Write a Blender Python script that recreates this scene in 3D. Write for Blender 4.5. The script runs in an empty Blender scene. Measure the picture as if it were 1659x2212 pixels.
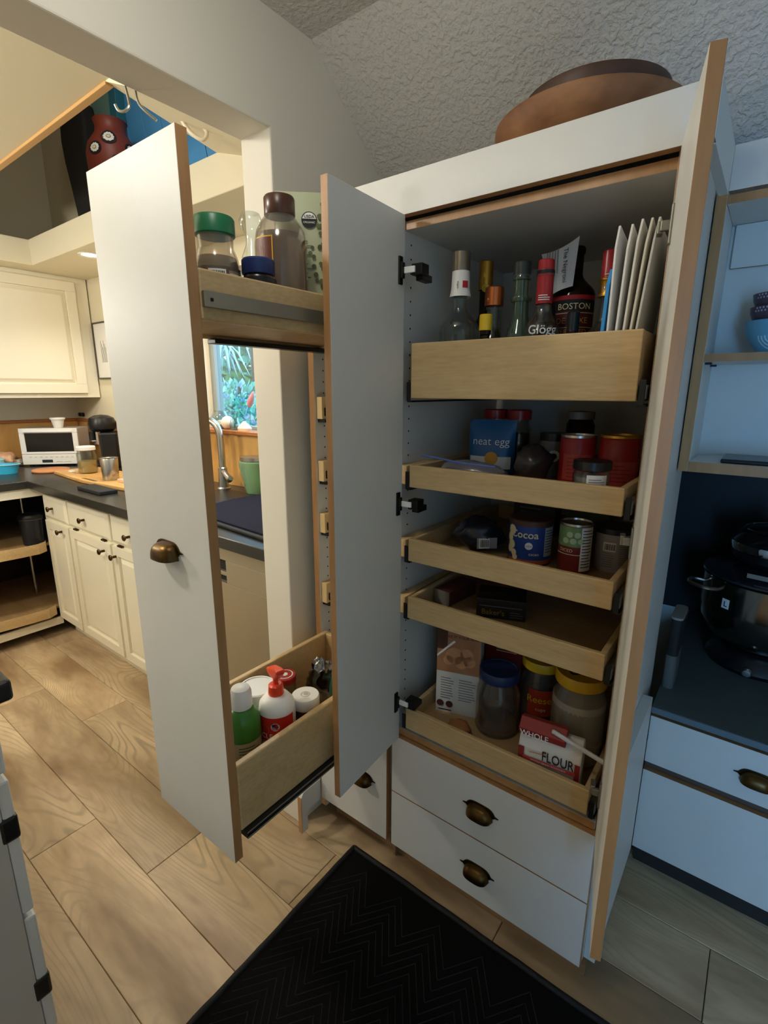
import bpy, bmesh, math, random
from mathutils import Vector, Matrix
random.seed(7)
PI = math.pi
sc = bpy.context.scene
COL = sc.collection

# ------------------------------------------------------------------ camera
cd = bpy.data.cameras.new('camera'); cam = bpy.data.objects.new('camera', cd); COL.objects.link(cam)
Rr = Vector((0.79601216, 0.60527089, 0.00343318)); Rd = Vector((0.14531019, -0.18559001, -0.9718237)); Rf = Vector((-0.58757943, 0.77408236, -0.23568393))
mw = Matrix(((Rr.x, -Rd.x, -Rf.x, 0.47652861), (Rr.y, -Rd.y, -Rf.y, -0.95659894), (Rr.z, -Rd.z, -Rf.z, 1.3838472), (0, 0, 0, 1)))
cam.matrix_world = mw
cd.sensor_fit = 'VERTICAL'; cd.sensor_height = 36.0; cd.sensor_width = 27.0
cd.lens = 1081.03 / 2212 * 36.0
cd.clip_start = 0.02; cd.clip_end = 60
sc.camera = cam

# ------------------------------------------------------------------ world, lamps, exposure
w = bpy.data.worlds.new('daylight'); sc.world = w; w.use_nodes = True
bg = w.node_tree.nodes['Background']; bg.inputs[0].default_value = (0.34, 0.66, 1.0, 1); bg.inputs[1].default_value = 7.0
sc.view_settings.view_transform = 'Standard'; sc.view_settings.look = 'None'
sc.view_settings.exposure = 0.0; sc.view_settings.gamma = 1.0; sc.view_settings.use_curve_mapping = False
sc.cycles.max_bounces = 10; sc.cycles.diffuse_bounces = 5; sc.cycles.glossy_bounces = 4; sc.cycles.transmission_bounces = 8
sc.cycles.transparent_max_bounces = 12; sc.cycles.caustics_refractive = False; sc.cycles.caustics_reflective = False
sc.cycles.sample_clamp_indirect = 6.0

def lamp(name, loc, power, color, size=0.05, spot=None, blend=0.6, aim=(0, 0, -1)):
    if spot:
        l = bpy.data.lights.new(name, 'SPOT'); l.spot_size = spot; l.spot_blend = blend
    else:
        l = bpy.data.lights.new(name, 'POINT')
    l.energy = power; l.color = color; l.shadow_soft_size = size
    o = bpy.data.objects.new(name, l); COL.objects.link(o); o.location = loc
    o.rotation_euler = Vector(aim).to_track_quat('-Z', 'Y').to_euler()
    return o
WARM = (1.0, 0.96, 0.86); NEUT = (1.0, 0.96, 0.86)
lamp('ceiling_lamp', (-0.10, -0.605, 2.04), 4.7, NEUT, 0.07)
lamp('island_lamp', (-1.2, -1.07, 2.11), 30, WARM, 0.06)
lamp('kitchen_lamp', (-2.3, -1.25, 1.75), 38, WARM, 0.07)
lamp('soffit_lamp', (-2.375, 0.342, 2.025), 24, WARM, 0.04, 2.5, 0.7)
lamp('soffit_lamp', (-1.35, 0.43, 2.03), 30, WARM, 0.04, 2.6, 0.7)
lamp('well_fill', (-1.7, .05, 2.75), 5.5, WARM, 0.05)  # added fill light to brighten the well, no fixture there
# blue daylight that comes in through the window in the wall behind, right of the camera
l = bpy.data.lights.new('window_daylight', 'AREA'); l.shape = 'RECTANGLE'; l.size = .64; l.size_y = 1.3; l.energy = 40; l.color = (0.10, 0.42, 1.0)
o = bpy.data.objects.new('window_daylight', l); COL.objects.link(o); o.location = (1.36, -3.03, 1.15)
o.rotation_euler = Vector((0, 1, 0)).to_track_quat('-Z', 'Y').to_euler()

# ------------------------------------------------------------------ materials
def lin(h):
    if isinstance(h, tuple): return h + (1,) if len(h) == 3 else h
    c = [int(h[i:i + 2], 16) / 255 for i in (0, 2, 4)]
    return tuple((x / 12.92 if x <= .04045 else ((x + .055) / 1.055) ** 2.4) for x in c) + (1,)
def nd(nt, t, **k):
    n = nt.nodes.new(t)
    for a, b in k.items():
        if a.startswith('i_'): n.inputs[int(a[2:])].default_value = b
        else: setattr(n, a, b)
    return n
MATS = {}
def mat(name, col, rough=.5, metal=0., var=0., vs=6., bump=0., bs=120., trans=0., ior=1.45, emis=0., coat=0., stretch=None, spec=.5, sheen=0.):
    m = bpy.data.materials.new(name); m.use_nodes = True; nt = m.node_tree; b = nt.nodes['Principled BSDF']
    c = lin(col)
    b.inputs['Base Color'].default_value = c; b.inputs['Roughness'].default_value = rough; b.inputs['Metallic'].default_value = metal
    b.inputs['Transmission Weight'].default_value = trans; b.inputs['IOR'].default_value = ior
    b.inputs['Coat Weight'].default_value = coat; b.inputs['Specular IOR Level'].default_value = spec
    b.inputs['Sheen Weight'].default_value = sheen
    if emis:
        b.inputs['Emission Color'].default_value = c; b.inputs['Emission Strength'].default_value = emis
    tc = nd(nt, 'ShaderNodeTexCoord'); src = tc.outputs['Object']
    if stretch:
        mp = nd(nt, 'ShaderNodeMapping'); mp.inputs['Scale'].default_value = stretch
        nt.links.new(src, mp.inputs[0]); src = mp.outputs[0]
    if var:
        n = nd(nt, 'ShaderNodeTexNoise'); n.inputs['Scale'].default_value = vs; n.inputs['Detail'].default_value = 5
        nt.links.new(src, n.inputs['Vector'])
        mx = nd(nt, 'ShaderNodeMix', data_type='RGBA')
        mx.inputs[6].default_value = tuple(x * (1 - var) for x in c[:3]) + (1,); mx.inputs[7].default_value = tuple(min(1, x * (1 + var * .6)) for x in c[:3]) + (1,)
        nt.links.new(n.outputs[0], mx.inputs[0]); nt.links.new(mx.outputs[2], b.inputs['Base Color'])
    if bump:
        n2 = nd(nt, 'ShaderNodeTexNoise'); n2.inputs['Scale'].default_value = bs; n2.inputs['Detail'].default_value = 3
        nt.links.new(src, n2.inputs['Vector'])
        bp = nd(nt, 'ShaderNodeBump'); bp.inputs['Strength'].default_value = bump; bp.inputs['Distance'].default_value = .004
        nt.links.new(n2.outputs[0], bp.inputs['Height']); nt.links.new(bp.outputs[0], b.inputs['Normal'])
    MATS[name] = m
    return m
def wood(name, c1, c2, stretch, rough=.45, rings=0., rnd=False, lines=0.):
    m = bpy.data.materials.new(name); m.use_nodes = True; nt = m.node_tree; b = nt.nodes['Principled BSDF']; L = nt.links.new
    b.inputs['Roughness'].default_value = rough
    tc = nd(nt, 'ShaderNodeTexCoord'); mp = nd(nt, 'ShaderNodeMapping'); mp.inputs['Scale'].default_value = stretch
    src = tc.outputs['Object']
    oi = nd(nt, 'ShaderNodeObjectInfo')
    if rnd:
        ml = nd(nt, 'ShaderNodeMath', operation='MULTIPLY'); ml.inputs[1].default_value = 37.0; L(oi.outputs['Random'], ml.inputs[0])
        ad = nd(nt, 'ShaderNodeVectorMath', operation='ADD'); L(src, ad.inputs[0]); L(ml.outputs[0], ad.inputs[1]); src = ad.outputs[0]
    L(src, mp.inputs[0])
    n1 = nd(nt, 'ShaderNodeTexNoise'); n1.inputs['Scale'].default_value = 1.0; n1.inputs['Detail'].default_value = 4; n1.inputs['Distortion'].default_value = .6
    L(mp.outputs[0], n1.inputs['Vector'])
    mp2 = nd(nt, 'ShaderNodeMapping'); mp2.inputs['Scale'].default_value = tuple(s * 9 for s in stretch); L(src, mp2.inputs[0])
    n2 = nd(nt, 'ShaderNodeTexNoise'); n2.inputs['Scale'].default_value = 1.0; n2.inputs['Detail'].default_value = 6; L(mp2.outputs[0], n2.inputs['Vector'])
    rp = nd(nt, 'ShaderNodeValToRGB'); rp.color_ramp.elements[0].position = .32; rp.color_ramp.elements[1].position = .66
    rp.color_ramp.elements[0].color = lin(c2); rp.color_ramp.elements[1].color = lin(c1); L(n1.outputs[0], rp.inputs[0])
    mx = nd(nt, 'ShaderNodeMix', data_type='RGBA', blend_type='MULTIPLY'); mx.inputs[0].default_value = .55
    g = nd(nt, 'ShaderNodeMapRange'); g.inputs[1].default_value = .25; g.inputs[2].default_value = .75; g.inputs[3].default_value = .72; g.inputs[4].default_value = 1.12
    L(n2.outputs[0], g.inputs[0]); L(rp.outputs[0], mx.inputs[6]); L(g.outputs[0], mx.inputs[7])
    out = mx.outputs[2]
    if rings:
        n3 = nd(nt, 'ShaderNodeTexNoise'); n3.inputs['Scale'].default_value = .8; n3.inputs['Detail'].default_value = 1.0; n3.inputs['Distortion'].default_value = .3
        L(mp.outputs[0], n3.inputs['Vector'])
        m1 = nd(nt, 'ShaderNodeMath', operation='MULTIPLY'); m1.inputs[1].default_value = 230.0; L(n3.outputs[0], m1.inputs[0])
        m2 = nd(nt, 'ShaderNodeMath', operation='SINE'); L(m1.outputs[0], m2.inputs[0])
        r3 = nd(nt, 'ShaderNodeMapRange'); r3.inputs[1].default_value = .3; r3.inputs[2].default_value = 1.0; r3.inputs[3].default_value = 1.0; r3.inputs[4].default_value = 1 - rings; L(m2.outputs[0], r3.inputs[0])
        mz = nd(nt, 'ShaderNodeMix', data_type='RGBA', blend_type='MULTIPLY'); rm = nd(nt, 'ShaderNodeMapRange'); rm.inputs[1].default_value = .46; rm.inputs[2].default_value = .68; L(n1.outputs[0], rm.inputs[0]); L(rm.outputs[0], mz.inputs[0]); L(out, mz.inputs[6]); L(r3.outputs[0], mz.inputs[7]); out = mz.outputs[2]
    if rnd:
        hv = nd(nt, 'ShaderNodeHueSaturation'); mr = nd(nt, 'ShaderNodeMapRange'); mr.inputs[3].default_value = .82; mr.inputs[4].default_value = 1.14
        L(oi.outputs['Random'], mr.inputs[0]); L(mr.outputs[0], hv.inputs['Value']); L(out, hv.inputs['Color']); out = hv.outputs[0]
    L(out, b.inputs['Base Color'])
    bp = nd(nt, 'ShaderNodeBump'); bp.inputs['Strength'].default_value = .12; bp.inputs['Distance'].default_value = .002
    L(n2.outputs[0], bp.inputs['Height']); L(bp.outputs[0], b.inputs['Normal'])
    MATS[name] = m
    return m
LAM = mat('white_laminate', 'D6D4CE', .45, spec=.35, var=.03, vs=30, bump=.05, bs=900)
CREAM = mat('cream_cabinet_paint', 'EAE2CC', .3, var=.03, vs=4)
WALLP = mat('wall_paint', 'E0DACC', .7, var=.02, vs=3, bump=.05, bs=300)
KWALL = mat('kitchen_wall_paint', 'E2D8BC', .6, var=.02, vs=3, bump=.04, bs=300)
EDGE = wood('birch_edge_band', 'B78858', 'A3764A', (9, 9, 1.2), .4)
PLY = wood('birch_plywood', 'CDAE7E', 'C0A06E', (3, 9, 22), .45)
PLYF = wood('birch_plywood_floor', 'B59468', 'A48458', (3, 12, 12), .5)
PLANK = wood('oak_plank', 'E0C6A0', '957856', (1.3, 5, 5), .42, rings=.36, rnd=True)
OAKTOE = wood('oak_toe_strip', '9A7550', '7C5B3B', (2, 8, 9), .5)
BSPL = wood('wainscot_wood', 'D9A863', 'C58F4B', (3, 3, 1.2), .4)
TRIMW = wood('orange_wood_trim', 'B5713A', '9C5B2A', (2, 6, 9), .35)
BOWLW = wood('bowl_wood', 'A8764C', '774A2C', (5, 5, 12), .6)
BOWLD = wood('dark_bowl_wood', '5E3F2C', '432A1C', (4, 4, 9), .5)
BOARD = wood('cutting_board_wood', 'E2B574', 'C8924F', (3, 14, 14), .4)
STEEL = mat('brushed_steel', 'B9B6AE', .28, 1., var=.05, vs=20)
ZINC = mat('zinc_slide', '9A978C', .42, .9, var=.05, vs=20)
DKMET = mat('dark_metal', '2A2826', .4, .8)
BRONZE = mat('aged_bronze', '5B4527', .36, 1., var=.45, vs=40)
BLACK = mat('black_plastic', '121214', .35)
BLKM = mat('black_matte', '161617', .7)
STONE = mat('dark_stone_worktop', '2B2925', .3, var=.3, vs=60)
WHITE = mat('white_plastic', 'ECE9E2', .35)
PAPER = mat('white_paper', 'E4E1DA', .7, var=.03, vs=20)
INK = mat('black_ink', '1A1A1A', .7)
INKW = mat('white_ink', 'EDEBE6', .6)
INKR = mat('red_ink', 'B3232A', .6)
INKY = mat('cream_ink', 'E8D9A8', .6)
GREYINK = mat('grey_ink', '6F6C68', .7)
def sheet(name, col, gl=.06, tint=1.0, rough=.03, body=0.):
    """thin clear wall: transparent film with a fresnel gloss, and an optional milky body"""
    m = bpy.data.materials.new(name); m.use_nodes = True; nt = m.node_tree; L = nt.links.new; nt.nodes.remove(nt.nodes['Principled BSDF']); out = nt.nodes['Material Output']
    c = lin(col); tr = nd(nt, 'ShaderNodeBsdfTransparent'); tr.inputs[0].default_value = c
    gs = nd(nt, 'ShaderNodeBsdfGlossy'); gs.inputs['Roughness'].default_value = rough
    lw = nd(nt, 'ShaderNodeLayerWeight'); lw.inputs[0].default_value = .35
    mr = nd(nt, 'ShaderNodeMapRange'); mr.inputs[3].default_value = gl; mr.inputs[4].default_value = .75; L(lw.outputs['Facing'], mr.inputs[0])
    pw = nd(nt, 'ShaderNodeMath', operation='POWER'); pw.inputs[1].default_value = 1.6; L(mr.outputs[0], pw.inputs[0])
    base = tr.outputs[0]
    if body:
        df = nd(nt, 'ShaderNodeBsdfDiffuse'); df.inputs[0].default_value = c; mb = nd(nt, 'ShaderNodeMixShader'); mb.inputs[0].default_value = body; L(tr.outputs[0], mb.inputs[1]); L(df.outputs[0], mb.inputs[2]); base = mb.outputs[0]
    mx = nd(nt, 'ShaderNodeMixShader'); L(pw.outputs[0], mx.inputs[0]); L(base, mx.inputs[1]); L(gs.outputs[0], mx.inputs[2]); L(mx.outputs[0], out.inputs[0])
    MATS[name] = m
    return m
GLASS = sheet('clear_glass', 'F0F4F2', .10)
GGLASS = sheet('green_glass', 'A9C4AE', .14, body=.12)
PET = sheet('clear_plastic', 'F1EEE8', .10, rough=.12, body=.03)
ROOMGL = sheet('window_glass', 'F2F8F8', .04)
def knockdown():
    m = bpy.data.materials.new('knockdown_plaster'); m.use_nodes = True; nt = m.node_tree; b = nt.nodes['Principled BSDF']; L = nt.links.new
    b.inputs['Base Color'].default_value = lin('D2CEC6'); b.inputs['Roughness'].default_value = .8
    tc = nd(nt, 'ShaderNodeTexCoord')
    n = nd(nt, 'ShaderNodeTexNoise'); n.inputs['Scale'].default_value = 80; n.inputs['Detail'].default_value = 4; n.inputs['Distortion'].default_value = .25
    L(tc.outputs['Object'], n.inputs['Vector'])
    r = nd(nt, 'ShaderNodeMapRange'); r.inputs[1].default_value = .42; r.inputs[2].default_value = .62; L(n.outputs[0], r.inputs[0])
    n2 = nd(nt, 'ShaderNodeTexNoise'); n2.inputs['Scale'].default_value = 180; n2.inputs['Detail'].default_value = 2; L(tc.outputs['Object'], n2.inputs['Vector'])
    a = nd(nt, 'ShaderNodeMath', operation='MULTIPLY_ADD'); a.inputs[1].default_value = .35; L(n2.outputs[0], a.inputs[0]); L(r.outputs[0], a.inputs[2])
    bp = nd(nt, 'ShaderNodeBump'); bp.inputs['Strength'].default_value = .6; bp.inputs['Distance'].default_value = .003; L(a.outputs[0], bp.inputs['Height']); L(bp.outputs[0], b.inputs['Normal'])
    return m
KNOCK = knockdown()

# ------------------------------------------------------------------ helpers
def finish(name, me, mats, parent=None, loc=(0, 0, 0), rot=(0, 0, 0), bevel=0., seg=2, smooth=None, kind=None, label=None, solid=0.):
    if not isinstance(mats, (list, tuple)): mats = [mats]
    for m in mats: me.materials.append(m)
    o = bpy.data.objects.new(name, me); COL.objects.link(o)
    o.location = loc; o.rotation_euler = rot
    if parent is not None: o.parent = parent
    if smooth is not None:
        for p in me.polygons: p.use_smooth = True
        me.set_sharp_from_angle(angle=smooth)
    if solid:
        s = o.modifiers.new('solidify', 'SOLIDIFY'); s.thickness = solid; s.offset = 0
    if bevel:
        b = o.modifiers.new('bevel', 'BEVEL'); b.width = bevel; b.segments = seg; b.limit_method = 'ANGLE'; b.harden_normals = False
    if kind: o['kind'] = kind
    if label: o['label'] = label
    return o
def mesh(bm, name='m'):
    me = bpy.data.meshes.new(name); bmesh.ops.recalc_face_normals(bm, faces=bm.faces[:]); bm.to_mesh(me); bm.free(); return me
def wloc(o):
    v = Vector((0, 0, 0))
    while o is not None: v += o.location; o = o.parent
    return v
def bx(bm, x0, x1, y0, y1, z0, z1, mi=0, fm=None):
    v = [bm.verts.new(p) for p in ((x0, y0, z0), (x1, y0, z0), (x1, y1, z0), (x0, y1, z0), (x0, y0, z1), (x1, y0, z1), (x1, y1, z1), (x0, y1, z1))]
    for k, f in zip('zyxYXZ', ((0, 3, 2, 1), (0, 1, 5, 4), (0, 4, 7, 3), (2, 3, 7, 6), (1, 2, 6, 5), (4, 5, 6, 7))):
        fc = bm.faces.new([v[i] for i in f]); fc.material_index = (fm or {}).get(k, mi)
def box(name, mats, parent, x0, x1, y0, y1, z0, z1, bevel=.0015, fm=None, **k):
    """box in world coordinates; the mesh is centred on its own origin"""
    c = Vector(((x0 + x1) / 2, (y0 + y1) / 2, (z0 + z1) / 2)); bm = bmesh.new()
    bx(bm, x0 - c.x, x1 - c.x, y0 - c.y, y1 - c.y, z0 - c.z, z1 - c.z, 0, fm)
    return finish(name, mesh(bm), mats, parent, c - (wloc(parent) if parent else Vector((0, 0, 0))), bevel=bevel, **k)
def boxes(name, mats, parent, lst, bevel=.0012, **k):
    bm = bmesh.new(); p = wloc(parent) if parent else Vector((0, 0, 0))
    for b in lst:
        mi = b[6] if len(b) > 6 else 0
        bx(bm, b[0] - p.x, b[1] - p.x, b[2] - p.y, b[3] - p.y, b[4] - p.z, b[5] - p.z, mi)
    return finish(name, mesh(bm), mats, parent, bevel=bevel, **k)
def lathe_bm(bm, prof, seg=32, c=(0, 0, 0), sx=1., sy=1., mi=0, close=True):
    rings = []
    for r, z in prof:
        if r < 1e-6: rings.append([bm.verts.new((c[0], c[1], c[2] + z))])
        else: rings.append([bm.verts.new((c[0] + r * sx * math.cos(2 * PI * i / seg), c[1] + r * sy * math.sin(2 * PI * i / seg), c[2] + z)) for i in range(seg)])
    for a, b in zip(rings, rings[1:]):
        for i in range(seg):
            j = (i + 1) % seg
            if len(a) == 1 and len(b) == 1: continue
            if len(a) == 1: f = bm.faces.new((a[0], b[i], b[j]))
            elif len(b) == 1: f = bm.faces.new((a[i], a[j], b[0]))
            else: f = bm.faces.new((a[i], a[j], b[j], b[i]))
            f.material_index = mi
    if close:
        for rg in (rings[0], rings[-1]):
            if len(rg) > 2:
                f = bm.faces.new(rg); f.material_index = mi
def lathe(name, mats, parent, prof, seg=32, loc=(0, 0, 0), sx=1., sy=1., rot=(0, 0, 0), close=True, smooth=.6, **k):
    bm = bmesh.new(); lathe_bm(bm, prof, seg, (0, 0, 0), sx, sy, 0, close)
    return finish(name, mesh(bm), mats, parent, loc, rot, smooth=smooth, **k)
def tube_bm(bm, pts, r, seg=10, mi=0):
    pts = [Vector(p) for p in pts]; rings = []
    up = Vector((0, 0, 1)); t0 = (pts[1] - pts[0]).normalized()
    n = t0.orthogonal().normalized()
    for i, p in enumerate(pts):
        t = ((pts[min(i + 1, len(pts) - 1)] - pts[max(i - 1, 0)])).normalized()
        n = (n - t * n.dot(t)).normalized(); b = t.cross(n)
        rr = r[i] if isinstance(r, (list, tuple)) else r
        rings.append([bm.verts.new(p + (n * math.cos(2 * PI * k / seg) + b * math.sin(2 * PI * k / seg)) * rr) for k in range(seg)])
    for a, b2 in zip(rings, rings[1:]):
        for k in range(seg):
            j = (k + 1) % seg; f = bm.faces.new((a[k], a[j], b2[j], b2[k])); f.material_index = mi
    bm.faces.new(rings[0]); bm.faces.new(rings[-1])
def tube(name, mats, parent, pts, r, seg=10, **k):
    bm = bmesh.new(); tube_bm(bm, pts, r, seg)
    return finish(name, mesh(bm), mats, parent, smooth=.7, **k)
def prism_bm(bm, poly, a, b, axis='y', mi=0):
    f = {'y': lambda u, v, t: (u, t, v), 'x': lambda u, v, t: (t, u, v), 'z': lambda u, v, t: (u, v, t)}[axis]
    A = [bm.verts.new(f(u, v, a)) for u, v in poly]; B = [bm.verts.new(f(u, v, b)) for u, v in poly]
    n = len(poly)
    for i in range(n):
        j = (i + 1) % n; fc = bm.faces.new((A[i], A[j], B[j], B[i])); fc.material_index = mi
    for r in (A, B):
        fc = bm.faces.new(r); fc.material_index = mi
def prism(name, mats, parent, poly, a, b, axis='y', **k):
    bm = bmesh.new(); prism_bm(bm, poly, a, b, axis)
    return finish(name, mesh(bm), mats, parent, **k)
def thing(name, label, cat, loc=(0, 0, 0), rotz=0., group=None):
    o = bpy.data.objects.new(name, None); o.empty_display_size = .05; COL.objects.link(o); o.location = loc; o.rotation_euler = (0, 0, rotz)
    return tag(o, label, cat, group)
def tag(o, label, cat, group=None):
    o['label'] = label; o['category'] = cat
    if group: o['group'] = group
    return o
def struct(o): o['kind'] = 'structure'; return o
def copy_tree(o, parent=None):
    c = o.copy(); COL.objects.link(c)
    if parent is not None: c.parent = parent
    for ch in list(o.children): copy_tree(ch, c)
    return c
_tc = {}
def text_data(s, bold=0.):
    k = (s, bold)
    if k in _tc: return _tc[k]
    cu = bpy.data.curves.new('t', 'FONT'); cu.body = s; cu.size = 1.0; cu.align_x = 'CENTER'; cu.resolution_u = 3; cu.offset = bold
    o = bpy.data.objects.new('t', cu); COL.objects.link(o); bpy.context.view_layer.update()
    dg = bpy.context.evaluated_depsgraph_get(); me = bpy.data.meshes.new_from_object(o.evaluated_get(dg))
    vs = [(v.co.x, v.co.y) for v in me.vertices]; fs = [tuple(p.vertices) for p in me.polygons]
    bpy.data.objects.remove(o); bpy.data.curves.remove(cu); bpy.data.meshes.remove(me)
    _tc[k] = (vs, fs); return _tc[k]
def wrap(r, a0):                                     # (u, v) on a cylinder about the local z axis, a0 = facing angle
    return lambda u, v, d=0.: ((r + d) * math.cos(a0 + u / r), (r + d) * math.sin(a0 + u / r), v)
def flat(o, ux, vz):                                 # (u, v) on a plane
    o = Vector(o); ux = Vector(ux).normalized(); vz = Vector(vz).normalized(); n = ux.cross(vz)
    return lambda u, v, d=0.: tuple(o + ux * u + vz * v + n * d)
def text(parent, m, s, size, fmap, u0=0., v0=0., d=.0009, bold=.0, sx=1.):
    vs, fs = text_data(s, bold)
    me = bpy.data.meshes.new('lettering'); me.from_pydata([fmap(u0 + x * size * sx, v0 + y * size, d) for x, y in vs], [], fs); me.update()
    return finish('lettering', me, m, parent)
def decal(parent, name, m, fmap, u0, u1, v0, v1, d=.0005, n=10, **k):
    """a thin printed patch that follows the surface"""
    vs = []; fs = []
    for i in range(n + 1):
        u = u0 + (u1 - u0) * i / n
        vs += [fmap(u, v0, d), fmap(u, v1, d)]
    for i in range(n): fs.append((2 * i, 2 * i + 2, 2 * i + 3, 2 * i + 1))
    me = bpy.data.meshes.new(name); me.from_pydata(vs, [], fs); me.update()
    return finish(name, me, m, parent, **k)
def lines(parent, m, fmap, u0, u1, vtop, n, dv, th=.0012, d=.0009, seed=1, ns=6):
    """rows of small print, too small to read"""
    rd = random.Random(seed); vs = []; fs = []
    for i in range(n):
        v = vtop - i * dv; e = u0 + (u1 - u0) * rd.uniform(.7, 1)
        for j in range(ns):
            a = u0 + (e - u0) * j / ns; b = u0 + (e - u0) * (j + 1) / ns; k = len(vs)
            vs += [fmap(a, v, d), fmap(b, v, d), fmap(b, v + th, d), fmap(a, v + th, d)]; fs.append((k, k + 1, k + 2, k + 3))
    me = bpy.data.meshes.new('small_print'); me.from_pydata(vs, [], fs); me.update()
    return finish('small_print', me, m, parent)
def barcode(parent, fmap, u0, u1, v0, v1):
    decal(parent, 'barcode_patch', PAPER, fmap, u0 - .003, u1 + .003, v0 - .003, v1 + .003, .0007)
    rd = random.Random(3); vs = []; fs = []; u = u0
    while u < u1:
        wd = rd.choice((.0006, .001, .0015)); k = len(vs)
        vs += [fmap(u, v0, .0011), fmap(u + wd, v0, .0011), fmap(u + wd, v1, .0011), fmap(u, v1, .0011)]; fs.append((k, k + 1, k + 2, k + 3))
        u += wd + rd.choice((.0007, .0012))
    me = bpy.data.meshes.new('barcode'); me.from_pydata(vs, [], fs); me.update()
    finish('barcode', me, INK, parent)
def disc(parent, name, m, fmap, u, v, r, d=.0008, n=20, r0=0.):
    vs = []; fs = []
    if r0:
        for i in range(n):
            a = 2 * PI * i / n; vs += [fmap(u + r * math.cos(a), v + r * math.sin(a), d), fmap(u + r0 * math.cos(a), v + r0 * math.sin(a), d)]
        for i in range(n):
            j = (i + 1) % n; fs.append((2 * i, 2 * j, 2 * j + 1, 2 * i + 1))
    else:
        vs = [fmap(u + r * math.cos(2 * PI * i / n), v + r * math.sin(2 * PI * i / n), d) for i in range(n)]; fs = [tuple(range(n))]
    me = bpy.data.meshes.new(name); me.from_pydata(vs, [], fs); me.update()
    return finish(name, me, m, parent)
def facing(x, y): return math.atan2(-0.957 - y, 0.4765 - x)

# ================================================================== THE ROOM
fl = struct(box('floor', mat('subfloor', '3A2C20', .8), None, -3.45, 2.32, -3.02, 1.2, -.05, -.012, bevel=0))
ROWJ = {0: .1, -1: -.39, -2: -.79, -3: -1.115, 1: .551, -4: -.2, -5: -.6, 2: .3}
_pl = {}
for k in range(-15, 6):
    y0 = -.052 + k * .1925; y1 = y0 + .1925; j = ROWJ.get(k, random.uniform(-.6, .6))
    n0 = math.floor((-3.42 - j) / 1.297)
    for i in range(n0, 5):
        a = max(j + i * 1.297, -3.42); b = min(j + (i + 1) * 1.297, 2.3)
        if b - a < .05 or (y0 > .62 and a < -.7): continue
        key = (round(b - a, 3), round(min(y1, 1.18) - y0, 3))
        if key not in _pl:
            bm = bmesh.new(); hx = key[0] / 2 - .0009; hy = key[1] / 2 - .0009
            bx(bm, -hx, hx, -hy, hy, -.011, 0); bmesh.ops.bevel(bm, geom=[e for e in bm.edges if all(v.co.z > -.001 for v in e.verts)], offset=.0014, segments=1, affect='EDGES')
            me = mesh(bm, 'plank'); me.materials.append(PLANK); _pl[key] = me
        o = bpy.data.objects.new('plank', _pl[key]); COL.objects.link(o); o.parent = fl
        o.location = Vector(((a + b) / 2, (y0 + min(y1, 1.18)) / 2, random.uniform(-.0006, 0))) - fl.location

# pantry-side walls and ceiling
struct(prism('wall_left', WALLP, None, [(-3.0, 0), (-2.6, 0), (-2.6, 1.985), (-.04, 1.985), (-.04, 0), (1.18, 0), (1.18, 2.6), (-3.0, 2.6)], -.67, -.56, 'x', bevel=.004))
struct(box('wall_back', WALLP, None, -.56, 2.32, 1.18, 1.26, 0, 2.4, bevel=0))
struct(box('wall_right', WALLP, None, 1.75, 1.85, -3.02, 1.26, 0, 2.6, bevel=0))
wf = bmesh.new()
for b in ((-3.5, 1.02, 0, 2.6), (1.70, 1.86, 0, 2.6), (1.02, 1.70, 0, .48), (1.02, 1.70, 1.82, 2.6)): bx(wf, b[0], b[1], -3.1, -3.0, b[2], b[3])
struct(finish('wall_front', mesh(wf), WALLP, None))
struct(box('wall_light_block', WALLP, None, -.56, .95, -1.68, -1.60, 0, 2.222, bevel=0))  # unseen partition, added to keep the window light off the pantry side
struct(prism('ceiling', KNOCK, None, [(-3.02, 2.224), (.105, 2.224), (1.26, 1.30), (1.26, 1.42), (.12, 2.34), (-3.02, 2.34)], -.56, 1.85, 'x'))
w2 = struct(boxes('window_2', WHITE, None, [(1.02, 1.04, -3.06, -3.01, .48, 1.82), (1.68, 1.70, -3.06, -3.01, .48, 1.82), (1.04, 1.68, -3.06, -3.01, .48, .50), (1.04, 1.68, -3.06, -3.01, 1.80, 1.82)]))

# kitchen shell
struct(box('wall_kitchen_left', KWALL, None, -3.5, -3.42, -3.1, .7, 0, 3.3, bevel=0))
KB = .60
wk = bmesh.new(); WX0, WX1, WZ0, WZ1 = -1.92, -1.15, 1.172, 1.93
for b in ((-3.5, WX0, 0, 3.3), (WX1, -.67, 0, 3.3), (WX0, WX1, 0, WZ0), (WX0, WX1, WZ1, 3.3)): bx(wk, b[0], b[1], KB, KB + .14, b[2], b[3])
struct(finish('wall_kitchen_back', mesh(wk), KWALL, None))
ck = bmesh.new(); YN = -.17
bx(ck, -3.42, -.67, -3.0, YN, 2.174, 2.21)
pv = [(-1.05, YN, 2.174), (-1.165, .25, 2.174), (-.67, .25, 2.02), (-.67, YN, 2.02)]
lo = [ck.verts.new(p) for p in pv]; hi = [ck.verts.new((p[0], p[1], 2.23)) for p in pv]
ck.faces.new(lo); ck.faces.new(hi)
for i in range(4): ck.faces.new((lo[i], lo[(i + 1) % 4], hi[(i + 1) % 4], hi[i]))
struct(finish('ceiling', mesh(ck), KWALL, None))
struct(box('trim_1', mat('opening_trim_wood', 'C79A5E', .5, var=.12, vs=3), None, -3.3, -1.045, YN - .002, YN + .02, 2.166, 2.215, bevel=.002))
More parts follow.
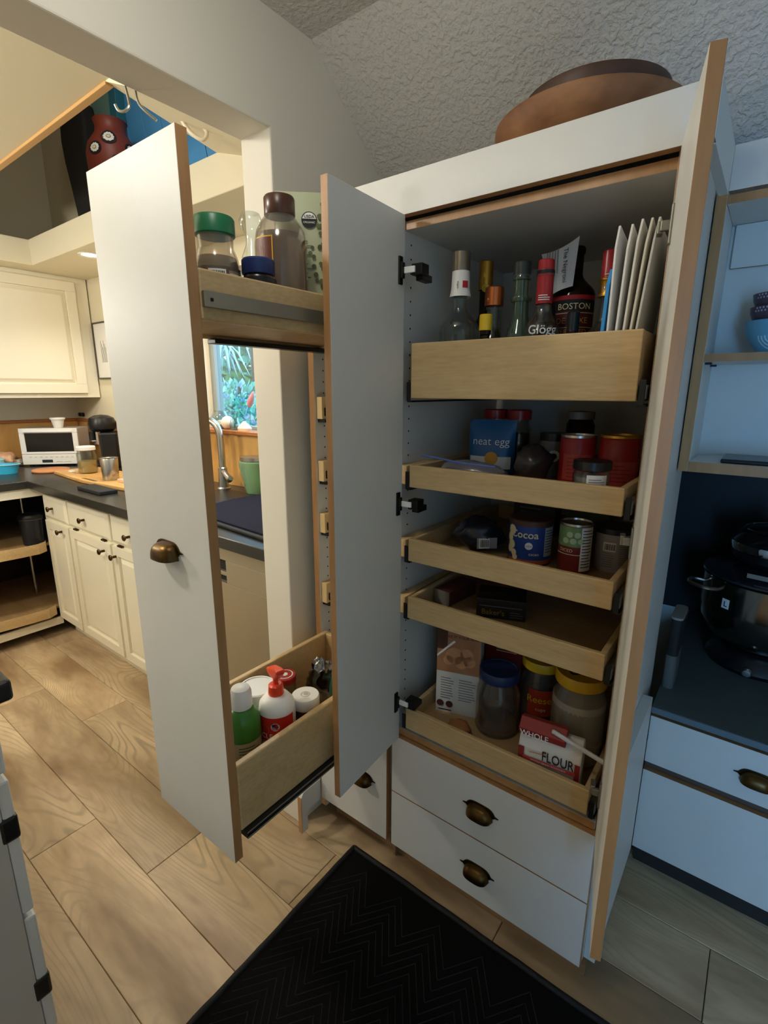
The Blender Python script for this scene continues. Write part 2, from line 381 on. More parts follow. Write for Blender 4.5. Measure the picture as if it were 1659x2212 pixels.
# the raised well over the counter: walls, top and the blue boards at its back
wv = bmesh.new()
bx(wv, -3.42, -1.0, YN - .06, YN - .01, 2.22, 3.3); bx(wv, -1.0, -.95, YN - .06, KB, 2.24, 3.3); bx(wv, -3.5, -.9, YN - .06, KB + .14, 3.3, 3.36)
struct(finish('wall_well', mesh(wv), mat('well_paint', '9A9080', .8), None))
sf = bmesh.new()
bx(sf, -2.87, -.67, .25, KB, 2.045, 2.174); bx(sf, -3.42, -2.87, -3.0, KB, 2.045, 2.174)
struct(finish('wall_soffit', mesh(sf), KWALL, None, bevel=.003))
BLUE = mat('blue_board_paint', '529AD2', .5, var=.12, vs=5)
wb = struct(box('wall_blue_boards', mat('blue_board_gap', '12425E', .7), None, -2.30, -1.02, KB - .035, KB - .026, 2.18, 3.29, bevel=0))
nbd = 9
for i in range(nbd):                                  # diagonal painted boards
    x0 = -2.30 + i * .142
    c = Vector((x0 + .071, KB - .046, 2.73)) - wb.location
    sl = .25
    prism('board', BLUE, wb, [(-.069 - sl, .55), (.069 - sl, .55), (.069 + sl * 0, -.55), (-.069 + sl * 0, -.55)], -.009, .009, 'y', loc=c, bevel=.002)
struct(box('trim_2', mat('teal_paint', '7DA69C', .5, var=.1, vs=5), None, -2.60, -2.34, KB - .06, KB - .02, 2.18, 3.28, bevel=.003))
struct(box('trim_3', mat('dark_teal_paint', '2F6E7E', .5), None, -2.335, -2.27, KB - .10, KB - .05, 2.18, 3.28, bevel=.003))

# kitchen window over the sink
w1 = struct(boxes('window_1', mat('window_frame_grey', '9AA09C', .5), None, [(WX0 + .0, WX0 + .05, KB + .07, KB + .11, WZ0, WZ1), (WX1 - .05, WX1, KB + .07, KB + .11, WZ0, WZ1), (WX0 + .05, WX1 - .05, KB + .07, KB + .11, WZ1 - .05, WZ1), (WX0 + .05, WX1 - .05, KB + .07, KB + .11, WZ0, WZ0 + .035)]))
box('pane', ROOMGL, w1, WX0 + .05, WX1 - .05, KB + .088, KB + .092, WZ0 + .035, WZ1 - .05, bevel=0)
box('window_casing', mat('window_casing_paint', 'F0DCBE', .5), w1, WX0 - .03, WX0 + .012, KB - .012, KB + .07, WZ0, WZ1, bevel=.002)
box('window_sill', TRIMW, w1, WX0 - .06, WX1 + .03, KB - .035, KB + .07, WZ0, WZ0 + .018, bevel=.003)
struct(box('trim_4', BSPL, None, -3.4, -.67, KB - .012, KB, .91, 1.17, bevel=.001))
struct(box('trim_5', TRIMW, None, -3.4, WX0 - .06, KB - .02, KB, 1.17, 1.19, bevel=.002))
struct(box('trim_6', BSPL, None, -3.42, -3.408, -3.0, KB - .012, .91, 1.17, bevel=.001))
struct(box('trim_7', TRIMW, None, -3.42, -3.40, -3.0, KB - .02, 1.17, 1.19, bevel=.002))

# ================================================================== THE PANTRY
pc = thing('pantry_cabinet', 'tall white pantry cabinet with open doors, pull-out column and birch roll-out trays', 'cabinet', (-.083, .28, 0))
WD = dict(y=1)
box('left_side', [LAM, EDGE], pc, -.519, -.499, .02, .54, .06, 1.80, fm={'y': 1}, bevel=.0008)
box('divider', [LAM, EDGE], pc, -.2355, -.2155, .02, .535, .11, 1.742, fm={'y': 1}, bevel=.0008)
box('right_side', [LAM, EDGE], pc, .305, .312, .02, .54, .11, 1.80, fm={'y': 1}, bevel=.0008)
box('end_panel', LAM, pc, .3122, .3365, .03, .405, .11, .6, bevel=.0008)
box('cabinet_top', LAM, pc, -.519, .312, .02, .54, 1.80, 1.815, bevel=.0008)
box('back_panel', LAM, pc, -.519, .312, .54, .552, .06, 1.80, bevel=0)
box('upper_deck', [LAM, EDGE], pc, -.499, .305, .026, .54, 1.722, 1.7395, fm={'y': 1}, bevel=.0008)
box('middle_deck', [LAM, EDGE], pc, -.2155, .305, .012, .54, .4765, .4955, fm={'y': 1}, bevel=.0008)
box('bottom_deck', LAM, pc, -.499, .305, .03, .54, .11, .126, bevel=.0008)
box('valance', [LAM, EDGE], pc, -.519, .353, -.001, .0185, 1.7435, 1.8225, fm={'z': 1, 'Z': 1}, bevel=.0008)
box('crown_side', LAM, pc, .337, .353, .0186, .265, 1.742, 1.8225, bevel=.0008)
box('toe_kick', OAKTOE, pc, -.50, .312, .07, .082, .0, .109, bevel=.001)
box('toe_foot', OAKTOE, pc, -.252, -.243, .055, .0695, .0, .108, bevel=.001)
lp = prism('low_end_panel', [LAM], pc, [(-.085, .035), (-.085, .165), (-.075, .18), (0., .18), (0., .105), (-.06, .105), (-.06, .035)], -.515, -.5, 'x', bevel=.001)
lp.location = -pc.location
le = box('edge_band', EDGE, lp, -.5152, -.4998, -.0865, -.085, .035, .166, bevel=0)
# pin holes
def holes(x, y, z0, z1, face, skip=()):
    bm = bmesh.new(); z = z0
    while z < z1:
        prism_bm(bm, [(y + .0022 * math.cos(2 * PI * i / 8), z + .0022 * math.sin(2 * PI * i / 8)) for i in range(8)], x, x + .0006 * face, 'x'); z += .0292
    o = finish('pin_holes', mesh(bm), BLKM, pc, -pc.location); o['kind'] = 'stuff'
holes(-.2155, .052, .53, 1.71, 1); holes(-.499, .055, .53, 1.71, 1); holes(.305, .052, .53, 1.71, -1)

# cup pull, local frame: the wall plane is y = 0, the hood comes towards -y
def cup_pull_bm(wd=.096, hh=.03, dp=.026, zc=0.):
    bm = bmesh.new(); a = wd * .36; nu, nv = 20, 8; g = []
    for i in range(nu + 1):
        u = -1 + 2 * i / nu; s = max(0., 1 - abs(u) ** 3.2) ** (1 / 2.2)
        g.append([bm.verts.new((u * a, -.0015 - dp * s * math.cos(v * PI / 2 / nv) ** .7, zc - hh * .5 + hh * s * math.sin(v * PI / 2 / nv) ** .8)) for v in range(nv + 1)])
    for i in range(nu):
        for v in range(nv):
            try: bm.faces.new((g[i][v], g[i + 1][v], g[i + 1][v + 1], g[i][v + 1]))
            except ValueError: pass
    bmesh.ops.remove_doubles(bm, verts=bm.verts[:], dist=1e-5)
    return bm
def flange_bm(wd=.096, hh=.03, zc=0.):
    bm = bmesh.new(); P = []
    n = 40
    for i in range(n):
        t = 2 * PI * i / n; c, s = math.cos(t), math.sin(t)
        x = math.copysign(abs(c) ** 1.0, c) * wd / 2; body = max(0., 1 - (abs(x) / (wd * .39)) ** 4) ** .5 if abs(x) < wd * .39 else 0
        h = max(.0045 * (1 - (abs(x) / (wd / 2)) ** 3) + .0008, hh * .60 * body)
        P.append((x, zc + (h if s > 0 else (-h * .62 if abs(s) > 1e-6 else 0))))
    prism_bm(bm, P, -.0022, 0, 'y')
    return bm
def join_pull(parent, x, y, z, rotz=0):
    bm = cup_pull_bm(); bmesh.ops.solidify(bm, geom=bm.faces[:], thickness=.002)
    b2 = flange_bm(); t = bpy.data.meshes.new('t'); b2.to_mesh(t); b2.free(); bm.from_mesh(t); bpy.data.meshes.remove(t)
    return finish('handle', mesh(bm), BRONZE, parent, Vector((x, y, z)) - wloc(parent), (0, 0, rotz), smooth=.8)
BAND = {'x': 1, 'X': 1, 'z': 1, 'Z': 1}
for z0, z1 in ((.2945, .4735), (.1105, .2915)):
    d = box('drawer_front', [LAM, EDGE], pc, -.2195, .3115, 0, .0185, z0, z1, fm=BAND, bevel=.0008)
    join_pull(d, .05, 0, (z0 + z1) / 2 + .002)
nf = box('narrow_front', [LAM, EDGE], pc, -.496, -.2375, 0, .0185, .1105, .4735, fm=BAND, bevel=.0008)
join_pull(nf, -.325, 0, .285)

# the two swung-open doors
dl = finish('door', (lambda bm: (bx(bm, -.016, 0, -.251, 0, 0, 1.266, 0, {'y': 1, 'Y': 1, 'z': 1, 'Z': 1}), mesh(bm))[1])(bmesh.new()), [LAM, EDGE], pc, Vector((-.1953, -.001, .4763)) - pc.location, (0, 0, math.radians(3.1)), bevel=.0008, label='left door, swung open, white with birch edge')
dr = finish('door', (lambda bm: (bx(bm, 0, .0165, -.2545, 0, 0, 1.266, 0, {'y': 1, 'Y': 1, 'z': 1, 'Z': 1}), mesh(bm))[1])(bmesh.new()), [LAM, EDGE], pc, Vector((.3105, -.001, .4763)) - pc.location, (0, 0, math.radians(13.1)), bevel=.0008, label='right door, swung open past square, white with birch edge')
for z in (1.155, .648, .118):
    bm = bmesh.new()
    bx(bm, -.0005, .004, -.026, -.012, z - .028, z + .028, 0); bx(bm, .003, .009, -.024, -.012, z - .016, z + .016, 0)
    bx(bm, .006, .034, -.016, -.010, z - .006, z + .007, 1); bx(bm, .024, .050, -.012, .018, z - .011, z + .012, 0); bx(bm, .028, .046, .0, .040, z - .02, z - .006, 0)
    finish('hinge', mesh(bm), [DKMET, WHITE], dl, bevel=.0015)
    bm = bmesh.new()
    bx(bm, -.004, .0005, -.026, -.012, z - .028, z + .028, 0); bx(bm, -.016, -.003, -.018, -.010, z - .007, z + .008, 1); bx(bm, -.020, -.011, -.011, .012, z - .009, z + .009, 1)
    finish('hinge', mesh(bm), [ZINC, ZINC], dr, bevel=.0015)

# roll-out trays
def tray(z0, z1, label):
    X0, X1, Y0, Y1 = -.1766, .2886, .001, .50
    t = box('roll_out_tray', PLYF, pc, X0 + .012, X1 - .012, Y0 + .012, Y1 - .012, z0 + .008, z0 + .014, bevel=0, label=label)
    box('front_board', PLY, t, X0, X1, Y0, Y0 + .012, z0, z1, bevel=.002)
    for a in (X0, X1 - .012): box('side_board', PLY, t, a, a + .012, Y0 + .0122, Y1 - .0122, z0, z1 - .001, bevel=.002)
    box('back_board', PLY, t, X0, X1, Y1 - .012, Y1, z0, z1, bevel=.002)
    for a, s in ((X0 - .0145, 1), (X1 + .0015, -1)):
        boxes('slide', [ZINC, BLACK], t, [(a, a + .012, .008, .50, z0 + .004, z0 + .028, 0), (a + .001, a + .011, .004, .0075, z0 - .006, z0 + .036, 1), (a - .001, a + .013, .010, .50, z0 - .009, z0 - .005, 1)], bevel=.0008)
    return t
TZ = [(1.3672, 1.4853, 'top tray with a deep front'), (1.1632, 1.2157, None), (.9806, 1.0371, None), (.83, .8872, None), (.513, .5735, None)]
TRAYS = [tray(*t) for t in TZ]
for i, (z0, z1, _) in enumerate(TZ):                   # birch packing blocks between slides and divider
    if i in (1, 2, 3):
        box('spacer_block', PLY, pc, -.2153, -.1918, .012, .50, z0 + .003, z0 + .048, bevel=.001)
for za, zb in ((1.309, 1.367), (1.139, 1.196), (.991, 1.047), (.778, .839)):
    s = box('spacer_block', mat('pale_block_wood', 'E3C48F', .5, var=.06, vs=20) if 'pale_block_wood' not in MATS else MATS['pale_block_wood'], pc, -.4988, -.478, .026, .50, za, zb, bevel=.001)
    boxes('slide', [BLACK], s, [(-.4985, -.472, .03, .50, za - .009, za - .0005), (-.4778, -.470, .034, .50, za + .008, za + .03)])

# the pull-out column
po = box('pull_out', [LAM, EDGE], pc, -.5081, -.2357, -.4988, -.480, .4763, 1.7423, fm=BAND, bevel=.0008, label='narrow pull-out, drawn fully forward, white front')
join_pull(po, -.366, -.4988, 1.10)
XA, XB = -.492, -.2345
for nm, z0, z1 in (('upper_shelf', 1.488, 1.562), ('lower_bin', .539, .6875)):
    boxes(nm + '_floor', PLYF, po, [(XA + .0152, XB - .0152, -.4795, .03, z0 + .006, z0 + .014)], bevel=0)
    box('side_board', PLY, po, XA, XA + .015, -.4798, .03, z0, z1, bevel=.003)
    box('side_board', PLY, po, XB - .015, XB, -.4798, .03, z0, z1, bevel=.003)
    box('end_board', PLY, po, XA + .0152, XB - .0152, .015, .03, z0, z1, bevel=.003)
boxes('slide', [ZINC, DKMET], po, [(XB + .0005, XB + .008, -.478, .45, 1.5065, 1.5295, 0), (XB + .008, XB + .0092, -.468, -.463, 1.515, 1.520, 1), (XB + .008, XB + .0092, -.03, -.025, 1.516, 1.521, 1), (XB + .008, XB + .0092, -.045, -.041, 1.516, 1.5215, 0)])
boxes('slide', [ZINC, BLACK], po, [(XB - .012, XB + .010, -.474, .45, .522, .5385, 1), (XB + .0102, XB + .0115, -.474, .45, .5225, .526, 0), (XB + .0102, XB + .0115, -.474, .45, .5345, .538, 0), (XB - .004, XB + .012, -.012, .02, .518, .552, 1)])
boxes('slide', [ZINC, BLACK], po, [(XA + .002, XA + .03, -.30, .45, 1.478, 1.487, 1)])

# ================================================================== RIGHT-HAND DESK UNIT AND HUTCH
DY = .415
du = thing('desk_drawer_unit', 'white low drawer unit with dark gaps, right of the tall cabinet', 'drawers', (.9, .7, 0))
boxes('carcass', mat('dark_carcass', '5C4A3E', .6), du, [(.3367, 1.6, DY + .019, 1.15, .11, .552)])
for z0, z1, hz in ((.398, .540, .469), (.1125, .372, None)):
    d = box('drawer_front', [LAM, EDGE], du, .337, 1.2, DY, DY + .018, z0, z1, fm=BAND, bevel=.0008)
    if hz: join_pull(d, .578, DY, hz)
    d = box('drawer_front', [LAM, EDGE], du, 1.205, 1.598, DY, DY + .018, z0, z1, fm=BAND, bevel=.0008)
    if hz: join_pull(d, 1.40, DY, hz)
box('toe_kick', mat('dark_toe', '2B2622', .7), du, .3367, 1.6, DY + .075, DY + .09, 0, .109, bevel=0)
struct(box('trim_shade', mat('hutch_shade_black', '101012', .6), None, .20, 1.74, 1.166, 1.179, .571, 1.30, bevel=0))  # added panel, its black stands in for the deep shade under the hutch
DESK = mat('grey_green_worktop', '525C58', .55, var=.12, vs=30)
dt = thing('desk_worktop', 'grey green laminate worktop over the low drawers', 'worktop', (.9, .75, .553))
box('top', DESK, dt, .3367, 1.6, DY - .005, 1.17, .565, .5705, bevel=.0008)
box('front_edge', mat('worktop_edge', '5F6F78', .5), dt, .3367, 1.6, DY - .008, DY + .012, .553, .570, bevel=.0008)
HY = .43
hu = thing('hutch', 'white open hutch with birch-edged shelves above the grey green worktop', 'shelves', (.9, .53, 1.198))
FE = {'y': 1}
box('side_panel', [LAM, EDGE], hu, .3155, .3365, HY, .62, 1.198, 1.80, fm=FE, bevel=.0008)
box('side_panel', [LAM, EDGE], hu, 1.58, 1.6, HY, .62, 1.198, 1.80, fm=FE, bevel=.0008)
box('back_panel', LAM, hu, .3155, 1.6, .62, .632, 1.198, 1.78, bevel=0)
box('shelf', [LAM, EDGE], hu, .337, 1.579, HY, .6195, 1.198, 1.2225, fm=FE, bevel=.0008, label='lowest shelf')
box('shelf', [LAM, EDGE], hu, .337, 1.579, HY + .001, .6195, 1.450, 1.4675, fm=FE, bevel=.0008)
box('top_deck', [LAM, EDGE], hu, .337, 1.579, HY + .004, .6195, 1.772, 1.79, fm=FE, bevel=.0008)
box('valance', [LAM, EDGE], hu, .3368, 1.6, HY - .003, HY + .0035, 1.795, 1.881, fm={'z': 1}, bevel=.0008)
box('cleat', [LAM, EDGE], hu, .345, 1.579, .608, .6195, 1.675, 1.771, fm={'z': 1}, bevel=.001)
for _y in (HY + .03, .58): box('shelf_pin', BLACK, hu, .3368, .350, _y, _y + .01, 1.445, 1.4495, bevel=0)

# ================================================================== THE KITCHEN
KY = .055
def panel_front(bm, x0, x1, z0, z1, y, rail=.045, th=.016):
    """raised-panel front facing -y: frame, sloped field, raised centre"""
    yf = y - th
    for b in ((x0, x1, z0, z0 + rail), (x0, x1, z1 - rail, z1), (x0, x0 + rail, z0 + rail, z1 - rail), (x1 - rail, x1, z0 + rail, z1 - rail)):
        bx(bm, b[0], b[1], yf, y, b[2], b[3])
    bx(bm, x0 + rail, x1 - rail, y - .005, y, z0 + rail, z1 - rail)
    i = .006; j = .028
    A = [(x0 + rail + i, z0 + rail + i), (x1 - rail - i, z0 + rail + i), (x1 - rail - i, z1 - rail - i), (x0 + rail + i, z1 - rail - i)]
    B = [(x0 + rail + j, z0 + rail + j), (x1 - rail - j, z0 + rail + j), (x1 - rail - j, z1 - rail - j), (x0 + rail + j, z1 - rail - j)]
    va = [bm.verts.new((u, y - .005, v)) for u, v in A]; vb = [bm.verts.new((u, yf + .002, v)) for u, v in B]
    for k in range(4): bm.faces.new((va[k], va[(k + 1) % 4], vb[(k + 1) % 4], vb[k]))
    bm.faces.new(vb)
def slab_front(bm, x0, x1, z0, z1, y, th=.016, ch=.018):
    """drawer front with a wide chamfer"""
    vb = [bm.verts.new((u, y, v)) for u, v in ((x0, z0), (x1, z0), (x1, z1), (x0, z1))]
    vm = [bm.verts.new((u, y - th * .45, v)) for u, v in ((x0, z0), (x1, z0), (x1, z1), (x0, z1))]
    vf = [bm.verts.new((u, y - th, v)) for u, v in ((x0 + ch, z0 + ch), (x1 - ch, z0 + ch), (x1 - ch, z1 - ch), (x0 + ch, z1 - ch))]
    for k in range(4):
        j = (k + 1) % 4; bm.faces.new((vb[k], vb[j], vm[j], vm[k])); bm.faces.new((vm[k], vm[j], vf[j], vf[k]))
    bm.faces.new(vf); bm.faces.new(vb)
def knob(parent, x, y, z):
    return lathe('knob', BRONZE, parent, [(.006, 0), (.006, .012), (.0045, .016), (.012, .022), (.0145, .026), (.012, .0295), (0, .031)], 16, Vector((x, y, z)) - wloc(parent), rot=(PI / 2, 0, 0))
def front(kind, parent, x0, x1, z0, z1, y=KY):
    c = Vector(((x0 + x1) / 2, y, (z0 + z1) / 2)); bm = bmesh.new()
    (panel_front if kind == 'door' else slab_front)(bm, x0 - c.x, x1 - c.x, z0 - c.z, z1 - c.z, 0)
    return finish(kind if kind == 'door' else 'drawer_front', mesh(bm), CREAM, parent, c - wloc(parent), bevel=.0015)
def base_unit(x0, x1, label, fronts):
    u = thing('base_cabinet', label, 'cabinet', ((x0 + x1) / 2, .33, 0), group='cream kitchen base cabinets')
    box('carcass', CREAM, u, x0, x1, KY + .0002, KB - .015, .095, .868, bevel=.001)
    box('toe_kick', CREAM, u, x0, x1, KY + .055, KY + .07, 0, .094, bevel=0)
    for kd, a, b, c, d, kn in fronts:
        f = front(kd, u, a, b, c, d)
        if kn: knob(f, kn[0], KY - .016, kn[1])
    return u
b1 = base_unit(-2.632, -2.322, 'cream base cabinet with one narrow door, beside the open corner shelves', [('drawer', -2.622, -2.332, .70, .832, (-2.49, .768)), ('door', -2.622, -2.332, .108, .688, (-2.41, .655))])
b2 = base_unit(-2.321, -1.40, 'cream base cabinet with paired doors, partly behind the pull-out', [('drawer', -2.312, -1.872, .70, .832, (-2.112, .767)), ('drawer', -1.85, -1.41, .70, .832, (-1.668, .762)), ('door', -2.312, -1.872, .108, .688, (-1.935, .645)), ('door', -1.85, -1.41, .108, .688, (-1.822, .64))])
for x in (-2.245, -1.94, -1.78):
    box('hinge', BRONZE, b2, x - .03, x + .012, KY - .012, KY + .0001, .687, .696, bevel=.001)
b3 = base_unit(-1.399, -1.292, 'narrow cream filler cabinet under the sink, mostly hidden', [])
# corner unit with turning shelves
cu = thing('corner_cabinet', 'open kitchen corner cabinet with two curved birch turning shelves', 'cabinet', (-3.0, .1, 0))
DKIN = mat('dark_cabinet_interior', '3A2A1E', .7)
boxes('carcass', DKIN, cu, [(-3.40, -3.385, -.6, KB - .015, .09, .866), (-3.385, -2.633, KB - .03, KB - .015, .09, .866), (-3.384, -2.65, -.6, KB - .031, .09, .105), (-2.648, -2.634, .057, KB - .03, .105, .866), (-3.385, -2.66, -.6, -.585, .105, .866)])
boxes('face_frame', CREAM, cu, [(-2.664, -2.634, -.6, .056, .82, .868), (-2.664, -2.634, -.6, .056, .06, .104), (-2.664, -2.634, -.6, -.55, .1045, .8195)])
boxes('face_strip', CREAM, cu, [(-2.6335, -2.6325, .052, .056, .1, .868), (-2.659, -2.649, .056, .07, .105, .866)])
def shelf_disc(z):
    fr = [(-2.66, -.46), (-2.635, -.35), (-2.618, -.22), (-2.606, -.1), (-2.604, -.02), (-2.632, .026), (-2.66, .034)]
    bk = [(-2.66, .05), (-2.664, .30), (-2.80, .50), (-3.02, .54), (-3.24, .46), (-3.36, .26), (-3.37, .0), (-3.28, -.26), (-3.08, -.44), (-2.86, -.5)]
    c = Vector((-2.98, .05, z))
    sh = prism('turning_shelf', PLYF, cu, [(x - c.x, y - c.y) for x, y in fr + bk], 0, .012, 'z', loc=c - cu.location, bevel=.001)
    prism('shelf_rim', PLY, sh, [(x - c.x, y - c.y) for x, y in fr] + [(x - c.x - .007, y - c.y) for x, y in reversed(fr)], -.022, .034, 'z', bevel=.001).location = (.0005 + .007, 0, 0)
shelf_disc(.53); shelf_disc(.15)
lathe('pole', STEEL, cu, [(.012, .105), (.012, .866)], 14, Vector((-2.985, .05, 0)) - cu.location)
bn = thing('waste_bin', 'small black lidded bin on the upper turning corner shelf', 'bin', (-2.715, .005, .5425))
lathe('body', mat('bin_black', '1B1D24', .3), bn, [(0, 0), (.056, 0), (.062, .15), (.058, .15), (.052, .01), (0, .01)], 28, close=False)
lathe('lid', BLACK, bn, [(.066, .150), (.066, .160), (.058, .170), (.03, .178), (0, .18)], 28)
lathe('rim', STEEL, bn, [(.0635, .144), (.067, .147), (.0635, .150)], 28, close=False)

# L-shaped worktop
wt = tag(prism('kitchen_worktop', STONE, None, [(-3.405, -2.2), (-2.62, -2.2), (-2.62, -.016), (-.672, -.016), (-.672, KB - .014), (-3.405, KB - .014)], .8695, .91, 'z', bevel=.003), 'dark stone L-shaped kitchen worktop along the back and left walls', 'worktop')
lb = thing('base_cabinet', 'cream base cabinet run along the left kitchen wall, cut by the photo edge', 'cabinet', (-3.0, -1.2, 0))
box('carcass', CREAM, lb, -3.40, -2.65, -2.2, -.61, .095, .868, bevel=.001); box('toe_kick', CREAM, lb, -3.4, -2.72, -2.2, -.602, 0, .094, bevel=0)
# dishwasher
dw = thing('dishwasher', 'stainless dishwasher with a pocket handle under the worktop, left of the wall end', 'dishwasher', (-1.0, .3, 0))
SSD = mat('dishwasher_steel', 'B5AC96', .38, .75)
box('tub', BLACK, dw, -1.288, -.70, KY + .002, KB - .02, .1, .866, bevel=0)
boxes('door', [SSD], dw, [(-1.288, -.70, KY - .018, KY + .001, .12, .715), (-1.288, -1.12, KY - .018, KY + .001, .7155, .80), (-.978, -.70, KY - .018, KY + .001, .7155, .80), (-1.288, -.70, KY - .018, KY + .001, .8005, .842)], bevel=.001)
boxes('handle_pocket', BLKM, dw, [(-1.12, -.978, KY - .003, KY + .0015, .7155, .80)], bevel=0)
box('handle_lip', SSD, dw, -1.12, -.978, KY - .018, KY - .004, .742, .757, bevel=.002)
box('control_strip', BLACK, dw, -1.288, -.70, KY - .006, KY + .001, .8425, .866, bevel=0)
box('toe_panel', BLKM, dw, -1.288, -.70, KY + .04, KY + .05, 0, .098, bevel=0)
# upper cabinet on the left wall
UX = -3.03
uc = thing('wall_cabinet', 'cream wall cabinet with a raised-panel door over the toaster oven', 'cabinet', (-3.2, .1, 1.335))
box('carcass', CREAM, uc, -3.415, UX, -1.2, .592, 1.335, 2.0445, bevel=.0015)
def side_front(parent, y0, y1, z0, z1):
    c = Vector((UX, (y0 + y1) / 2, (z0 + z1) / 2)); bm = bmesh.new()
    panel_front(bm, y0 - c.y, y1 - c.y, z0 - c.z, z1 - c.z, 0, .055, .02)
    return finish('door', mesh(bm), CREAM, parent, c - wloc(parent), (0, 0, PI / 2), bevel=.002)
ud = side_front(uc, -.05, .515, 1.362, 2.015)
side_front(uc, -.63, -.065, 1.362, 2.015)
for z in (1.42, 1.96): box('hinge', BRONZE, ud, UX + .0005, UX + .01, .5155, .527, z - .02, z + .02, bevel=.001)

# faucet, things round the sink
fx, fy = -1.618, .498
fa = thing('faucet', 'brushed gooseneck kitchen faucet with a side lever', 'faucet', (fx, fy, .91))
lathe('base', STEEL, fa, [(.032, 0), (.032, .006), (.024, .012), (.022, .105), (.017, .11), (.0, .11)], 24)
pts = [(0, 0, .10), (-.002, 0, .24), (-.008, -.002, .285), (-.028, -.008, .318), (-.06, -.016, .332), (-.095, -.024, .322), (-.118, -.03, .292), (-.124, -.032, .25)]
def smooth_path(P, n=4):
    P = [Vector(p) for p in P]; out = []
    for i in range(len(P) - 1):
        a, b, c, d = P[max(i - 1, 0)], P[i], P[i + 1], P[min(i + 2, len(P) - 1)]
        for k in range(n):
            t = k / n; out.append(.5 * ((2 * b) + (c - a) * t + (2 * a - 5 * b + 4 * c - d) * t * t + (3 * b - a - 3 * c + d) * t ** 3))
    return out + [P[-1]]
tube('spout', STEEL, fa, smooth_path(pts), .0165, 14)
tube('lever', STEEL, fa, [(.012, -.004, .088), (.04, -.01, .074), (.075, -.018, .058), (.088, -.02, .066)], [.014, .014, .017, .012], 12)
sk = tag(box('sink', mat('sink_black', '0C0C0D', .4), None, -1.62, -1.36, .28, .50, .9102, .9125, bevel=.001), 'black sink let into the dark worktop behind the pull-out', 'sink')
dm = thing('drying_mat', 'navy dish drying mat with a black edge on the worktop', 'mat', (-1.1, .3, .9105))
NAVY = mat('navy_cloth', '1B1B2C', .95, var=.25, vs=40, bump=.3, bs=500, spec=.2)
mpoly = [(-1.29, .075), (-.70, .03), (-.70, .55), (-1.30, .56), (-1.325, .32)]
prism('edge', BLKM, dm, [(x + 1.1, y - .3) for x, y in mpoly], 0, .012, 'z', bevel=.004)
prism('pad', NAVY, dm, [((x + 1.0) * .97 + .1, (y - .3) * .95 + .004) for x, y in mpoly], .0121, .019, 'z', bevel=.003)
gl = tag(lathe('dish_cloth', mat('white_cloth', 'D6D0C6', .9, var=.1, vs=30, bump=.4, bs=60), None, [(0, 0), (.055, .0), (.066, .02), (.05, .045), (.03, .075), (.028, .095), (.015, .108), (0, .11)], 20, (-1.405, .215, .9102), 1.0, .6, (0, 0, .4)), 'crumpled white dish cloth on the edge of the navy mat', 'cloth')
sb = thing('storage_jar', 'green tinted plastic jar with a steel lid beside the sink', 'jar', (-1.418, .535, .91))
lathe('body', sheet('green_plastic', 'B5E3C0', .10, body=.35), sb, [(0, 0), (.045, 0), (.055, .05), (.072, .13), (.072, .150), (.06, .155)], 28, close=False)
lathe('contents', mat('yellow_soap', 'C9B84A', .5), sb, [(0, .004), (.042, .004), (.048, .03), (0, .032)], 24)
lathe('lid', STEEL, sb, [(.062, .155), (.066, .156), (.066, .172), (0, .174)], 28)
# window sill things
SZ = WZ0 + .018
gb = thing('glass_bowl', 'clear round glass bowl holding a pale shell on the window sill', 'bowl', (-1.80, KB + .03, SZ))
lathe('bowl', GLASS, gb, [(0, 0), (.03, .0), (.052, .03), (.052, .062), (.036, .09), (.034, .09), (.049, .062), (.049, .032), (.028, .004), (0, .004)], 28, close=False, sy=.72)
lathe('shell', mat('pale_shell', 'F1DCC2', .5, var=.15, vs=30), gb, [(0, .005), (.022, .008), (.032, .022), (.02, .038), (0, .044)], 20)
tag(lathe('ball', mat('cream_ball', 'F3E2CE', .5), None, [(.033 * math.sin(PI * i / 14), .033 - .033 * math.cos(PI * i / 14)) for i in range(15)], 24, (-1.722, KB + .02, SZ)), 'cream round ball on the window sill', 'ornament')
sj = thing('bud_jar', 'small clear glass jar with sprigs on the window sill', 'jar', (-1.652, KB + .01, SZ))
lathe('jar', GLASS, sj, [(0, 0), (.024, 0), (.026, .03), (.02, .045), (.02, .06), (.018, .06), (.018, .045), (.024, .03), (.022, .003), (0, .003)], 22, close=False)
bm = bmesh.new()
for i in range(5): tube_bm(bm, [(0, 0, .005), (.006 * (i - 2), .003 * (i % 2), .05), (.012 * (i - 2), .004, .085 + .01 * (i % 3))], .0012, 5)
finish('sprigs', mesh(bm), mat('sprig_green', '4F7F6A', .7), sj)
tag(lathe('shell', MATS['pale_shell'], None, [(0, 0), (.034, .0), (.036, .012), (.02, .032), (.006, .044), (0, .046)], 18, (-1.575, KB + .01, SZ), 1.2, .8), 'pale conical shell on the window sill beside the wall end', 'shell')
hb = tag(lathe('hanging_ornament', mat('pink_glass', 'D58F8F', .25), None, [(0, 0), (.012, .01), (.016, .03), (.013, .06), (.004, .085), (0, .09)], 16, (-1.585, KB + .05, 1.30), rot=(0, .5, 0)), 'pink drop ornament hanging in the kitchen window', 'ornament')
tube('thread', GREYINK, hb, [(0, 0, .088), (-.16, 0, .35), (-.27, 0, .55)], .0006, 4)

